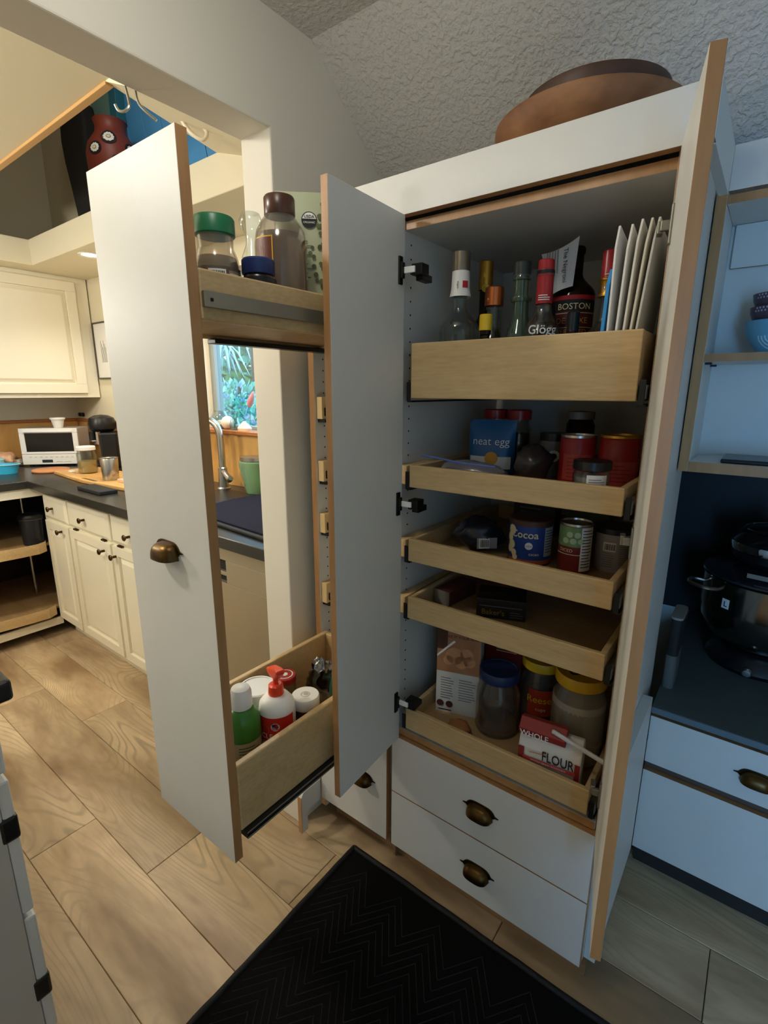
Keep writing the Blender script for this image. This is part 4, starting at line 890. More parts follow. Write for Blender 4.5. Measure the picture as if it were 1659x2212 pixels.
decal(t, 'picture', mat('veg_picture', '7D9B5F', .5, var=.5, vs=60), fm, -.05, .012, .062, .106); decal(t, 'panel', PAPER, fm, .012, .045, .008, .106, .0008); lines(t, INK, fm, .015, .042, .098, 13, .0068, .0018, .0013); text(t, INKY, 'DICED', .010, fm, -.018, .05, .0014); decal(t, 'rule', INKY, fm, -.05, .012, .044, .0455, .0012)
for k in range(5): disc(t, 'leaf_shape', mat('pale_green_print', 'B3C79A', .5) if 'pale_green_print' not in MATS else MATS['pale_green_print'], fm, -.02 + .008 * k, .075 + .007 * ((k * 2) % 4), .007, .0012, 8)
tb = thing('plastic_tub', 'grey white plastic tub with dark lid at the right of the third tray', 'tub', (.236, .21, Z2)); lathe('body', mat('tub_grey', 'A39C98', .45), tb, [(0, 0), (.036, 0), (.0385, .086), (0, .086)], 32); lathe('lid', mat('dark_lid', '25262B', .4), tb, [(.0398, .0862), (.0398, .098), (.038, .100), (0, .100)], 32)
fm = wrap(.0388, f_of(.236, .21)); barcode(tb, fm, -.016, .004, .052, .066); lines(tb, GREYINK, fm, -.018, .006, .044, 7, .005, .0014); lines(tb, GREYINK, fm, .014, .04, .07, 11, .005, .0012)
for i, (x, y, w_, d_, h_, lbl) in enumerate(((-.01, .40, .12, .05, .10, 'dark carton at the back of the third tray, left'), (.13, .41, .11, .05, .085, 'grey green carton at the back of the third tray'))):
    o = thing('carton', lbl, 'box', (x, y, Z2)); box('carton', mat('carton_%d' % i, ('33302C', '59604F')[i], .6), o, x - w_ / 2, x + w_ / 2, y - d_ / 2, y + d_ / 2, Z2, Z2 + h_); lines(o, GREYINK, flat((0, -d_ / 2 - .0004, 0), (1, 0, 0), (0, 0, 1)), -.04, .04, h_ * .7, 4, .012, .004)

# ---- fourth tray
Z3_ = .8442
sm = thing('small_carton', 'small carton with a silver end panel at left of the fourth tray', 'box', (-.131, .128, Z3_), 1.45); box_l('carton', mat('red_brown_card', '5B2B24', .5), -.03, .09, -.024, .024, 0, .038, p=sm, bevel=.001); box_l('silver_end', mat('silver_card', '9B9690', .35, .6), -.0312, -.0302, -.024, .024, 0, .038, p=sm, bevel=0)
bx2 = thing('chocolate_carton', 'dark baking chocolate carton with gold lettering in the fourth tray', 'box', (.008, .150, Z3_), .36); box_l('carton', mat('dark_choc_card', '231713', .5), -.058, .058, -.045, .045, 0, .05, p=bx2, bevel=.001)
fm = flat((0, -.0455, 0), (1, 0, 0), (0, 0, 1)); text(bx2, mat('dull_gold_print', '8C6F2E', .5), "Baker's", .019, fm, -.018, .010, .0004, .01); decal(bx2, 'rule', GREYINK, fm, -.05, .05, .031, .033); lines(bx2, GREYINK, fm, .022, .054, .02, 3, .006, .0015)
tag(box('foil_stick', mat('silver_card2', '8D8A86', .4, .5), None, -.062, -.052, .20, .26, Z3_, Z3_ + .02, bevel=.001), 'small silver wrapped stick behind the little carton', 'packet')

# ---- bottom tray
Z4_ = .5274
cb = thing('cracker_box', 'tall cracker carton with a food photo over white nutrition text', 'box', (-.088, .115, Z4_), .30)
CH = .30; box_l('carton', mat('cracker_card_white', 'C9C5BE', .55), -.058, .058, 0, .06, 0, CH, p=cb, bevel=.001)
fm = flat((0, -.0003, 0), (1, 0, 0), (0, 0, 1)); decal(cb, 'photo', mat('cracker_photo', 'A87652', .5, var=.45, vs=22), fm, -.0575, .0575, .125, CH - .002)
decal(cb, 'dark_corner', mat('cracker_brown', '4A2A1E', .5), lambda u, v, d=0: fm(u, v, d), -.0575, -.03, .19, CH - .01, .0008)
me = bpy.data.meshes.new('stripe'); me.from_pydata([fm(*p, .001) for p in ((-.0575, .165), (-.0575, .172), (-.014, .218), (-.008, .216))], [], [(0, 1, 2, 3)]); me.update(); finish('stripe', me, PAPER, cb)
for u, v, r in ((-.010, .175, .024), (.022, .182, .018), (-.026, .160, .014), (.03, .163, .016), (.008, .158, .018)): disc(cb, 'cracker_print', mat('cracker_print', 'C48B60', .6, var=.35, vs=60) if 'cracker_print' not in MATS else MATS['cracker_print'], fm, u, v, r, .0012, 16)
text(cb, MATS['cracker_brown'], 'MAKE IT YOUR WAY', .0105, fm, .005, .226, .0012, .01); lines(cb, GREYINK, fm, -.045, -.008, .105, 9, .0075, .002); lines(cb, GREYINK, fm, .004, .052, .105, 9, .0075, .002)
for u in (-.045, -.02): disc(cb, 'nut_print', MATS['cracker_brown'], fm, u, .028, .010, .0012, 12)
lines(cb, INK, fm, -.05, .0, .008, 1, .01, .003)
rb = thing('red_carton', 'red carton with a round white seal behind the cracker box', 'box', (-.018, .245, Z4_), .2); box_l('carton', mat('red_card', '7E1B1B', .5), -.05, .05, 0, .05, 0, .26, p=rb, bevel=.001); fm = flat((0, -.0003, 0), (1, 0, 0), (0, 0, 1)); disc(rb, 'seal', PAPER, fm, .012, .205, .014); text(rb, INKR, 'QUALITY', .005, fm, .012, .203, .0012); lines(rb, INKW, fm, -.02, .04, .17, 3, .007, .0018)
def wide_jar(label, x, y, h, r, lidm, lidh, fill=None, sq=False):
    j = thing('plastic_jar', label, 'jar', (x, y, Z4_)); hb = h - lidh
    lathe('jar', PET, j, [(0, 0), (r * .94, 0), (r, .008), (r, hb * .68), (r * .97, hb * .78), (r * .84, hb * .93), (r * .84, hb), (r * .81, hb), (r * .81, hb * .92), (r * .94, hb * .77), (r * .965, hb * .67), (r * .965, .008), (0, .004)], 40, close=False)
    lathe('lid', lidm, j, [(r * .90, hb - .002), (r * .92, hb + .001), (r * .92, h - .003), (r * .89, h), (r * .8, h - .0005), (r * .78, h - .002), (0, h - .002)], 40)
    if fill: lathe('contents', fill[0], j, [(0, .0045), (r * .955, .009), (r * .955, hb * fill[1]), (0, hb * fill[1] + .003)], 34)
    return j, wrap(r + .0004, f_of(x, y))
BLID = mat('dark_blue_lid', '1C2F58', .4); YLID = mat('yellow_lid', 'D2AC1E', .4)
j, fm = wide_jar('clear jar with a dark blue lid, nearly empty, in the bottom tray', .020, .135, .172, .055, BLID, .024, (mat('dark_nuts', '4A3326', .8, var=.4, vs=50), .16))
j, fm = wide_jar('candy jar with a yellow lid and red script label, behind the flour', .095, .235, .185, .056, YLID, .022, (mat('brown_fill', '3A2118', .8, var=.3, vs=40), .45)); decal(j, 'label', mat('orange_label', 'A8321E', .5), fm, -.03, .042, .045, .118, n=14); text(j, MATS['yellow_lid'], "Reese's", .026, fm, .006, .082, .0014, .01); text(j, INKY, 'cups', .014, fm, .004, .06, .0014); decal(j, 'lid_print', INK, flat((.012, -.018, .1832), (1, 0, 0), (0, 1, 0)), -.01, .018, -.01, .01)
j, fm = wide_jar('big jar of flour with a yellow lid marked in black pen', .212, .158, .225, .0625, mat('amber_lid', 'D0A019', .4), .026, (mat('pale_flour', 'C9BEAE', .9), .80))
for a, b2 in (((-.018, .012), (-.004, -.006)), ((-.004, -.006), (.014, .010)), ((-.024, -.016), (-.012, -.03)), ((-.012, -.03), (.006, -.014))):
    v = Vector((b2[0] - a[0], b2[1] - a[1])); nrm = Vector((-v.y, v.x)).normalized() * .0028
    me = bpy.data.meshes.new('pen_mark'); me.from_pydata([(a[0] + nrm.x, a[1] + nrm.y, .2240), (b2[0] + nrm.x, b2[1] + nrm.y, .2240), (b2[0] - nrm.x, b2[1] - nrm.y, .2240), (a[0] - nrm.x, a[1] - nrm.y, .2240)], [], [(0, 1, 2, 3)]); me.update(); finish('pen_mark', me, INK, j)
# flour bag
fb = thing('flour_bag', 'folded-over paper bag of whole flour with red bands, at the tray front', 'bag', (.190, .052, Z4_), .10)
FW, FD, FH = .136, .046, .118
FLM = mat('flour_paper', 'D8D2C8', .6, var=.05, vs=20); FRED = mat('flour_red', '8E2A24', .5)
prism('bag', FLM, fb, [(-FD / 2, 0), (FD / 2, 0), (FD / 2 + .002, FH * .7), (FD * .35, FH * .95), (-.002, FH), (-FD * .36, FH * .9), (-FD / 2 - .003, FH * .6)], -FW / 2, FW / 2, 'x', bevel=.004)
prism('folded_top', FRED, fb, [(-FD * .52, FH * .84), (-.004, FH + .004), (.012, FH + .012), (-.012, FH + .020), (-FD * .66, FH * 1.0)], -FW / 2 - .001, FW / 2 - .035, 'x', bevel=.002)
bcl = box_l('clip', mat('clip_white', 'CFCBC6', .5), -.035, .09, -.030, -.022, FH * .98, FH * 1.06, p=fb, bevel=.003); bcl.rotation_euler = (0, .30, 0); bcl.location = (0, 0, .008)
tiltf = .045
fm = flat((0, -FD / 2 - .0024, 0), (1, 0, 0), (0, -.043, 1))
decal(fb, 'red_edge', FRED, fm, -FW / 2 + .001, -FW / 2 + .014, .004, .072); decal(fb, 'red_edge', FRED, fm, FW / 2 - .012, FW / 2 - .001, .004, .072)
decal(fb, 'red_band', mat('flour_band', 'C2453C', .5), fm, -FW / 2 + .012, FW / 2 - .01, .040, .050, .0009); text(fb, INK, 'FLOUR', .035, fm, .020, .0525, .0012, .010, .64); text(fb, INKW, 'WHOLE GRAIN GOODNESS', .0062, fm, 0, .0425, .0014); lines(fb, INK, fm, -.05, .03, .032, 5, .0058, .0028, .0012)
disc(fb, 'medallion', mat('medallion_grey', '9B8E7C', .5), fm, .046, .017, .011, .0012); disc(fb, 'medallion_eye', INKW, fm, .046, .017, .004, .0016)
fm2 = flat((0, -FD / 2 - .0065, .0), (1, 0, 0), (0, -.2, 1)); 
me = bpy.data.meshes.new('wheat_print'); P = []; F = []
for k in range(7):
    a = -.045 + k * .006; q = len(P); P += [fm(a, .062 + .001 * k, .0012), fm(a + .008, .066 + .001 * k, .0012), fm(a + .010, .063 + .001 * k, .0012)]; F.append((q, q + 1, q + 2))
me.from_pydata(P, [], F); me.update(); finish('wheat_print', me, MATS['gold_print'], fb)
ff = flat((0, -FD * .60, FH * .845), (1, 0, 0), (0, -.14, 1)); text(fb, INKW, 'WHOLE', .022, ff, -.034, .002, .0016, .012, .8)
tag(crumple('orange_peel', mat('dull_orange', '9A6532', .6, var=.2, vs=30), None, .030, .024, .016, (-.045, .055, Z4_ + .016), .2, 21), 'dull orange crumpled packet between cracker box and blue-lidded jar', 'packet')

# ================================================================== THINGS IN THE PULL-OUT
ZS = 1.5025
def tub_prof(r, h, nr, nh, sh=.72):
    return [(0, 0), (r * .95, 0), (r, .006), (r, h * sh), (r * .97, h * (sh + .06)), (nr + .002, h - nh - .004), (nr, h - nh), (nr, h)]
j = thing('spice_jar', 'clear jar with a green screw lid on the upper pull-out shelf', 'jar', (-.361, -.356, ZS))
lathe('jar', PET, j, [(0, 0), (.039, 0), (.041, .006), (.041, .098), (.038, .112), (.0315, .128), (.0315, .152), (.0295, .152), (.0295, .127), (.036, .111), (.039, .097), (.039, .008), (0, .004)], 36, close=False)
lathe('contents', mat('tan_powder', '9C8A70', .85, var=.15, vs=60), j, [(0, .005), (.0385, .009), (.0385, .098), (.034, .112), (0, .113)], 30)
lathe('lid', mat('green_lid', '1F6B45', .35), j, [(.034, .147), (.0355, .149), (.0355, .174), (.033, .178), (0, .178)], 40)
fm = wrap(.0414, f_of(-.361, -.356)); decal(j, 'label', mat('brown_label', '5F5142', .5), fm, -.05, .055, .012, .092, .0004, n=20); barcode(j, fm, -.012, .012, .062, .084); decal(j, 'facts_panel', mat('facts_grey', '8B8377', .5), fm, .02, .05, .03, .086, .0007); lines(j, INKY, fm, .022, .048, .08, 8, .006, .0014, .001); decal(j, 'label_patch', mat('facts_grey', 'B6AFA2', .5), fm, -.012, .014, .04, .054, .0008)
j = thing('yeast_jar', 'small dark jar with a navy lid and white band on the upper pull-out shelf', 'jar', (-.301, -.311, ZS))
lathe('body', mat('dark_brown_plastic', '1E1714', .25), j, tub_prof(.033, .098, .026, .016), 32); lathe('lid', mat('navy_lid', '1C2F63', .35), j, [(.0285, .0835), (.0295, .085), (.0295, .107), (.027, .110), (0, .110)], 36)
fm = wrap(.0334, f_of(-.301, -.311)); decal(j, 'label', PAPER, fm, -.045, .05, .040, .066, .0004, n=18); decal(j, 'navy_band', mat('navy_print', '232B5C', .5), fm, -.028, .009, .047, .064, .0008); text(j, INKW, 'RED STAR', .0092, fm, -.011, .0522, .0012, .02)
for k in range(5):
    a = PI / 2 + 2 * PI * k / 5; me = bpy.data.meshes.new('star_point'); c_ = (.016, .0555); P = [(c_[0] + .0058 * math.cos(a), c_[1] + .0058 * math.sin(a)), (c_[0] + .0026 * math.cos(a + .63), c_[1] + .0026 * math.sin(a + .63)), c_, (c_[0] + .0026 * math.cos(a - .63), c_[1] + .0026 * math.sin(a - .63))]
    me.from_pydata([fm(u, v, .0012) for u, v in P], [], [(0, 1, 2, 3)]); me.update(); finish('star_print', me, INKR, j)
lines(j, GREYINK, fm, .026, .046, .058, 3, .005, .0012, .0012)
j = thing('seasoning_bottle', 'tall clear bottle of brown granules with a brown cap and brown label', 'bottle', (-.360, -.2015, ZS))
lathe('bottle', PET, j, [(0, 0), (.049, 0), (.052, .008), (.052, .165), (.048, .188), (.036, .208), (.0285, .218), (.0285, .232), (.026, .232), (.026, .217), (.034, .207), (.046, .187), (.050, .164), (.050, .009), (0, .004)], 36, close=False)
lathe('contents', mat('brown_granules', '7C6350', .85, var=.3, vs=110), j, [(0, .005), (.0495, .01), (.0495, .164), (.0465, .182), (0, .184)], 32)
lathe('cap', mat('brown_cap', '4A2E20', .3), j, [(.0295, .2165), (.0305, .218), (.0305, .248), (.028, .252), (0, .252)], 40)
fm = wrap(.0524, f_of(-.36, -.2015)); decal(j, 'label', mat('seasoning_brown', '5E2A18', .45), fm, -.056, -.018, .06, .168, .0005); decal(j, 'label_border', mat('label_yellow', 'C99A2E', .5), fm, -.018, -.0155, .06, .170, .0006); decal(j, 'label_border', MATS['label_yellow'], fm, -.056, -.0155, .168, .1705, .0006); lines(j, mat('label_pink', 'B28A78', .6), lambda u, v, d=0: fm(v - .12, u + .115, d), -.05, .045, .085, 6, .004, .0009)
j = thing('clear_bottle', 'small clear bottle half hidden behind the brown-capped one', 'bottle', (-.436, -.213, ZS)); lathe('bottle', GLASS, j, [(0, 0), (.021, 0), (.022, .005), (.022, .15), (.012, .175), (.011, .19), (.022, .205), (.024, .22), (.018, .234), (0, .238)], 26)
lathe('paper_sleeve', mat('grey_sleeve', 'B9B9B4', .6), j, [(.0225, .11), (.0225, .148)], 26, close=False)
PCH = mat('pouch_green', 'B4B894', .45, var=.06, vs=14)
t, g_ = pouch('seed_pouch', 'pale green stand-up pouch printed with seeds and a round black seal', -.378, -.118, ZS, .125, .288, .04, PCH, .75, .94, wr=.12)
disc(t, 'seal', INK, g_, .012, .232, .0165, .0012); disc(t, 'seal_half', INKW, lambda u, v, d=0: g_(u, max(v, .234), d), .012, .232, .0145, .0018); text(t, INK, 'USDA', .0085, g_, .012, .2355, .0024, .02); text(t, INKW, 'ORGANIC', .0055, g_, .012, .225, .0022)
SEED = mat('seed_print', '5B5F33', .5); SEED2 = mat('seed_print_dark', '454B2A', .5)
rd = random.Random(5)
for k in range(44):
    v = rd.uniform(.02, .275); u = .036 + .012 * math.sin(v * 30) + rd.uniform(-.012, .014) - max(0, .1 - v) * .25
    disc(t, 'seed_mark', SEED if k % 2 else SEED2, g_, u, v, rd.uniform(.004, .0062), .0011 + .00003 * k, 7)
text(t, mat('pouch_ink', '6E7151', .6), 'Raw', .012, g_, -.018, .20, .001); lines(t, MATS['pouch_ink'], g_, -.028, .018, .188, 9, .009, .0028, .001, 8)
t, fm = tin('small_tin', 'small dark tin with a red band behind the seed pouch', -.292, -.025, ZS, .024, .095, mat('near_black_label', '26222A', .4)); decal(t, 'red_band', INKR, fm, -.03, .03, .015, .045, n=14)

ZL = .5535
j = thing('cleaner_bottle', 'green squeeze bottle with a white cap in the lower pull-out bin', 'bottle', (-.352, -.377, ZL))
lathe('body', mat('leaf_green_plastic', '3E7A2C', .3), j, [(0, 0), (.036, 0), (.039, .006), (.039, .115), (.037, .135), (.030, .150), (.022, .158), (.0185, .160), (0, .160)], 34); lathe('cap', WHITE, j, [(.0225, .1602), (.0235, .163), (.0228, .196), (.0195, .205), (.010, .209), (0, .2095)], 30)
fm = wrap(.0394, f_of(-.352, -.377)); decal(j, 'label', mat('kraft_label', 'A99C78', .6), fm, -.03, .045, .01, .092, .0004, n=16); lines(j, mat('green_print', '4A5A2C', .6), fm, -.012, .036, .08, 10, .0072, .0026, .0008)
j = thing('pump_bottle', 'white pump bottle with an orange-red pump and red wraparound label', 'bottle', (-.328, -.30, ZL))
lathe('body', WHITE, j, [(0, 0), (.038, 0), (.041, .006), (.041, .125), (.0385, .142), (.028, .156), (.017, .161), (0, .161)], 40)
PUMP = mat('orange_red_plastic', 'E2401F', .3)
lathe('collar', PUMP, j, [(.0175, .1612), (.018, .163), (.0165, .183), (.0125, .186), (0, .186)], 28); lathe('stem', PUMP, j, [(.006, .186), (.006, .214), (0, .214)], 14)
bm = bmesh.new(); prism_bm(bm, [(-.030, .203), (-.012, .200), (.016, .204), (.036, .226), (.036, .236), (.018, .233), (-.016, .222), (-.034, .212)], -.010, .010, 'y'); pm = finish('pump_head', mesh(bm), PUMP, j, (0, 0, 0), (0, 0, -.35), bevel=.004, seg=3)
fm = wrap(.0414, f_of(-.328, -.30)); decal(j, 'label', mat('bright_red_label', 'CC2A1E', .4), fm, -.062, .040, .008, .124, .0004, n=26); decal(j, 'back_label', PAPER, fm, .0405, .066, .008, .12, .0004, n=8); lines(j, GREYINK, fm, .043, .064, .112, 14, .0068, .0016, .0008); decal(j, 'label_edge', INKW, fm, -.062, .066, .124, .1255, .0006, n=26)
disc(j, 'flag_badge', INKW, fm, -.006, .102, .0098, .0007)
for k in range(4): decal(j, 'flag_stripe', INKR, fm, .006 - .019, .006 - .005, .0955 + k * .004, .0972 + k * .004, .0012, n=3)
decal(j, 'flag_canton', mat('flag_blue', '23305F', .5), fm, -.013, -.006, .1025, .1095, .0014, n=3)
text(j, INKW, 'CLEAN', .0175, fm, -.014, .072, .001, .005); text(j, INKW, 'SKIN CO', .0165, fm, -.014, .053, .001, .005); disc(j, 'ring_print', mat('pale_red_print', 'D8675C', .5), fm, -.032, .094, .012, .0007, 24, .0108)
j = thing('white_tub', 'large tub with a translucent white lid at the back of the lower bin', 'tub', (-.428, -.275, ZL)); lathe('body', mat('pale_green_tub', 'B9C9BB', .4), j, [(0, 0), (.038, 0), (.043, .11), (0, .11)], 36); lathe('lid', mat('white_lid', 'DAD8D0', .35), j, [(.045, .102), (.046, .104), (.046, .126), (.043, .1285), (.039, .1285), (.038, .1265), (0, .1265)], 44)
j = thing('red_lid_jar', 'jar with a red printed lid behind the pump bottle', 'jar', (-.440, -.178, ZL)); lathe('jar', GLASS, j, [(0, 0), (.027, 0), (.029, .006), (.029, .08), (.026, .09), (0, .09)], 28); lathe('lid', mat('dark_red_lid', '9C2320', .35), j, [(.030, .0902), (.030, .105), (.0285, .107), (0, .107)], 36)
fm = flat((0, 0, .1072), (.85, -.5, 0), (.5, .85, 0)); disc(j, 'lid_ring', INKW, fm, 0, 0, .022, .0004, 28, .0195); disc(j, 'lid_mark', INKW, fm, 0, 0, .009, .0004, 6)
j = thing('supplement_jar', 'brown jar with a flat white lid embossed in the middle, lower bin', 'jar', (-.312, -.226, ZL)); lathe('body', mat('brown_jar', '3C1F1A', .35), j, [(0, 0), (.030, 0), (.0315, .005), (.0315, .09), (.029, .097), (0, .097)], 34); lathe('lid', mat('matte_white_lid', 'E4E2DA', .4), j, [(.0325, .098), (.0335, .1), (.0335, .122), (.0315, .1255), (0, .1255)], 44); disc(j, 'lid_emboss', mat('emboss_grey', 'B5B2AA', .5), flat((0, 0, .1257), (1, 0, 0), (0, 1, 0)), 0, 0, .011, .0003, 28, .0092); disc(j, 'lid_emboss', MATS['emboss_grey'], flat((0, 0, .1257), (1, 0, 0), (0, 1, 0)), 0, .002, .006, .0003, 20)
fm = wrap(.032, f_of(-.312, -.226)); decal(j, 'label', PAPER, fm, .0, .02, .01, .085, .0004); decal(j, 'dark_block', INK, fm, -.018, -.004, .06, .074, .0005); decal(j, 'pale_square', INKW, fm, -.015, -.008, .063, .07, .0009)
tag(crumple('foil_bag', mat('silver_foil', '8E8F92', .18, 1.), None, .038, .026, .066, (-.385, -.095, ZL + .0665), .32, 31, 26, 20, (0, 0, .6), 7.), 'crumpled silver foil bag at the back of the lower bin', 'bag')
gb_ = thing('green_bag', 'dark green ribbed bag beside the foil bag in the lower bin', 'bag', (-.298, -.11, ZL)); lathe('bag', mat('ribbed_green', '16402A', .4, bump=.6, bs=90, stretch=(1, 1, 6)), gb_, [(0, 0), (.030, 0), (.034, .02), (.034, .095), (.028, .118), (.012, .13), (0, .131)], 24, sx=1., sy=1.)

# ================================================================== ON TOP, HUTCH AND DESK
wbw = tag(lathe('wooden_bowl', BOWLW, None, [(0, 0), (.09, 0), (.13, .02), (.168, .05), (.182, .076), (.182, .087), (.173, .089), (.155, .06), (.12, .032), (.08, .014), (0, .012)], 56, (.095, .222, 1.8155), close=False), 'large turned wooden bowl on top of the tall cabinet', 'bowl')
wbd = tag(lathe('wooden_bowl', BOWLD, None, [(0, 0), (.062, 0), (.095, .02), (.128, .065), (.138, .105), (.137, .115), (.130, .116), (.115, .066), (.085, .03), (0, .012)], 52, (.105, .222, 1.8285), close=False), 'smaller dark wooden bowl stacked inside the large wooden bowl', 'bowl')
Zh = 1.4678
def small_bowl(nm, label, x, y, z, r, h, m, m2=None):
    t = thing(nm, label, 'bowl', (x, y, z), 0, 'bowls stacked on the hutch shelf')
    lathe('body', m, t, [(0, 0), (r * .5, 0), (r * .52, .006), (r * .8, h * .4), (r * .96, h * .75), (r, h), (r * .965, h), (r * .92, h * .74), (r * .74, h * .4), (0, h * .16)], 40, close=False)
    return t
t = small_bowl('bowl', 'light blue bowl with a pale spiral, lowest of the hutch stack', .458, .535, Zh, .062, .072, mat('light_blue_glaze', '6FA6BC', .3))
fm = wrap(.055, f_of(.458, .535)); rim = lambda u, v, d=0: (lambda k: ((.062 * k + d) * math.cos(f_of(.458, .535) + u / .055), (.062 * k + d) * math.sin(f_of(.458, .535) + u / .055), v))(.80 + .2 * min(1, max(0, (v - .0288) / .0432)) if v > .0288 else .52 + .28 * max(0, v - .006) / .0228)
for k in range(4): disc(t, 'spiral_ring', mat('pale_glaze', 'CFE3E6', .3) if 'pale_glaze' not in MATS else MATS['pale_glaze'], rim, -.008, .036, .006 + .0072 * k, .0009, 22, .0032 + .0072 * k)
for i, lbl in enumerate(('lower dark patterned bowl, middle of the hutch stack', 'upper dark patterned bowl, top of the hutch stack')):
    zz = Zh + .046 + .028 * i; t = small_bowl('bowl', lbl, .458, .535, zz, .056 - .002 * i, .056, mat('plum_glaze', '5A4650', .35) if 'plum_glaze' not in MATS else MATS['plum_glaze'])
    fmr = (lambda R_: lambda u, v, d=0: ((R_ * (.96 + .04 * (v - .042) / .014) + d) * math.cos(f_of(.458, .535) + u / R_), (R_ * (.96 + .04 * (v - .042) / .014) + d) * math.sin(f_of(.458, .535) + u / R_), v))(.056 - .002 * i)
    for r_ in range(2):
        for k in range(14): disc(t, 'pattern_mark', mat('lilac_mark', 'B7A6B4', .4) if 'lilac_mark' not in MATS else MATS['lilac_mark'], fmr, -.05 + .0075 * k + .0037 * r_, .046 + .006 * r_, .0024, .0008, 6)
tag(box('tablet', mat('tablet_black', '17181A', .25), None, .398, .62, .44, .575, 1.2228, 1.2325, bevel=.003), 'flat black tablet lying on the lowest hutch shelf', 'tablet')
# cookers on the desk
Zd = .5708
pt = thing('stock_pot', 'large stainless pot with loop handles and a small L sticker on the worktop', 'pot', (.548, .86, Zd))
POTS = mat('pot_steel', '8F8A82', .16, 1.)
lathe('base', BLACK, pt, [(0, 0), (.13, 0), (.135, .012), (.115, .05), (.095, .062), (0, .062)], 44)
lathe('body', POTS, pt, [(0, .0622), (.10, .0622), (.135, .085), (.162, .135), (.170, .19), (.170, .275), (.173, .279), (.168, .281), (.165, .275), (.165, .19), (.13, .09), (0, .07)], 56, close=False)
lathe('lid', mat('smoked_glass_lid', '23252C', .08, coat=.5), pt, [(.172, .2815), (.174, .2835), (.172, .288), (.165, .29), (.11, .304), (.05, .309), (0, .31)], 48)
a = f_of(.548, .86) - 1.0
for s in (0, PI):
    q = lambda r, da, z: (r * math.cos(a + s + da), r * math.sin(a + s + da), z)
    tube('handle', STEEL, pt, smooth_path([q(.169, -.22, .245), q(.205, -.2, .25), q(.225, 0, .252), q(.205, .2, .25), q(.169, .22, .245)]), .0058, 8)
fm = wrap(.1704, f_of(.548, .86)); decal(pt, 'sticker', PAPER, fm, -.108, -.086, .20, .229, .0006); text(pt, INK, 'L', .022, fm, -.097, .2065, .0013, .02); lathe('knob', STEEL, pt, [(.012, 0), (.014, .012), (.01, .018), (0, .019)], 18, (-.02, -.134, .022), rot=(PI / 2, 0, 0))
ls = decal(pt, 'lid_label', PAPER, flat((-.03, -.120, .303), (1, -.15, 0), (0, 1, .09)), -.03, .02, -.018, .016, .001)
sp = thing('small_pot', 'smaller black lidded pot with a chrome band stacked on the large pot', 'pot', (.548, .875, Zd + .3102))
lathe('body', BLACK, sp, [(0, 0), (.08, 0), (.105, .02), (.112, .045), (0, .045)], 44); lathe('chrome_band', mat('chrome', 'C9CACC', .08, 1.), sp, [(.114, .0452), (.1155, .048), (.1155, .066), (.114, .069)], 44); lathe('lid', mat('black_gloss', '111214', .12), sp, [(.113, .0692), (.114, .073), (.10, .095), (.07, .112), (0, .118)], 44); lathe('rim', MATS['chrome'], sp, [(.085, .106), (.087, .108), (.085, .110)], 40, close=False); lathe('knob', BLACK, sp, [(.02, .1182), (.024, .13), (.018, .14), (0, .142)], 24)
cbn = thing('slim_bin', 'slim black open bin with a pale rim beside the tall cabinet side', 'bin', (.3535, .58, Zd))
def rrect(hx, hy, r, n=5):
    P = []
    for cx, cy, a0 in ((hx - r, hy - r, 0), (-hx + r, hy - r, PI / 2), (-hx + r, -hy + r, PI), (hx - r, -hy + r, 1.5 * PI)):
        P += [(cx + r * math.cos(a0 + PI / 2 * i / n), cy + r * math.sin(a0 + PI / 2 * i / n)) for i in range(n + 1)]
    return P
prism('body', mat('bin_grey', '5C5D5A', .45), cbn, rrect(.014, .055, .0125), 0, .10, 'z', bevel=.001); prism('upper_body', BLKM, cbn, rrect(.0137, .0547, .0122), .1002, .208, 'z'); prism('rim', mat('pale_rim', '8E8D88', .4), cbn, rrect(.0153, .0563, .0138), .2082, .2145, 'z', bevel=.001)

# ================================================================== FLOOR: MAT AND ISLAND
mt_ = thing('floor_mat', 'black quilted floor mat with zigzag stitching and bound edges', 'mat', (.36, -.39, 0))
MATB = mat('mat_black', '080707', .95, var=.3, vs=60, bump=.3, bs=600, spec=.15)
mx0, mx1, my0, my1 = -.366, 1.10, -.80, .004
box('field', MATB, mt_, mx0 + .012, mx1 - .012, my0 + .012, my1 - .012, .0006, .0085, bevel=.002)
bm = bmesh.new(); p_ = Vector((.36, -.39, 0)); cr = [Vector((mx0 + .009, my0 + .009, .0085)), Vector((mx1 - .009, my0 + .009, .0085)), Vector((mx1 - .009, my1 - .009, .0085)), Vector((mx0 + .009, my1 - .009, .0085))]
for i in range(4):
    a_, b_ = cr[i] - p_, cr[(i + 1) % 4] - p_; n_ = 30
    tube_bm(bm, [a_.lerp(b_, k / n_) + Vector((random.uniform(-.0012, .0012), random.uniform(-.0012, .0012), random.uniform(-.0006, .0006))) for k in range(n_ + 1)], .0078, 8)
finish('binding', mesh(bm), mat('binding_black', '0C0B0C', .7, var=.3, vs=80, bump=.4, bs=400), mt_, smooth=.9)
bm = bmesh.new(); cz, st = .042, .062
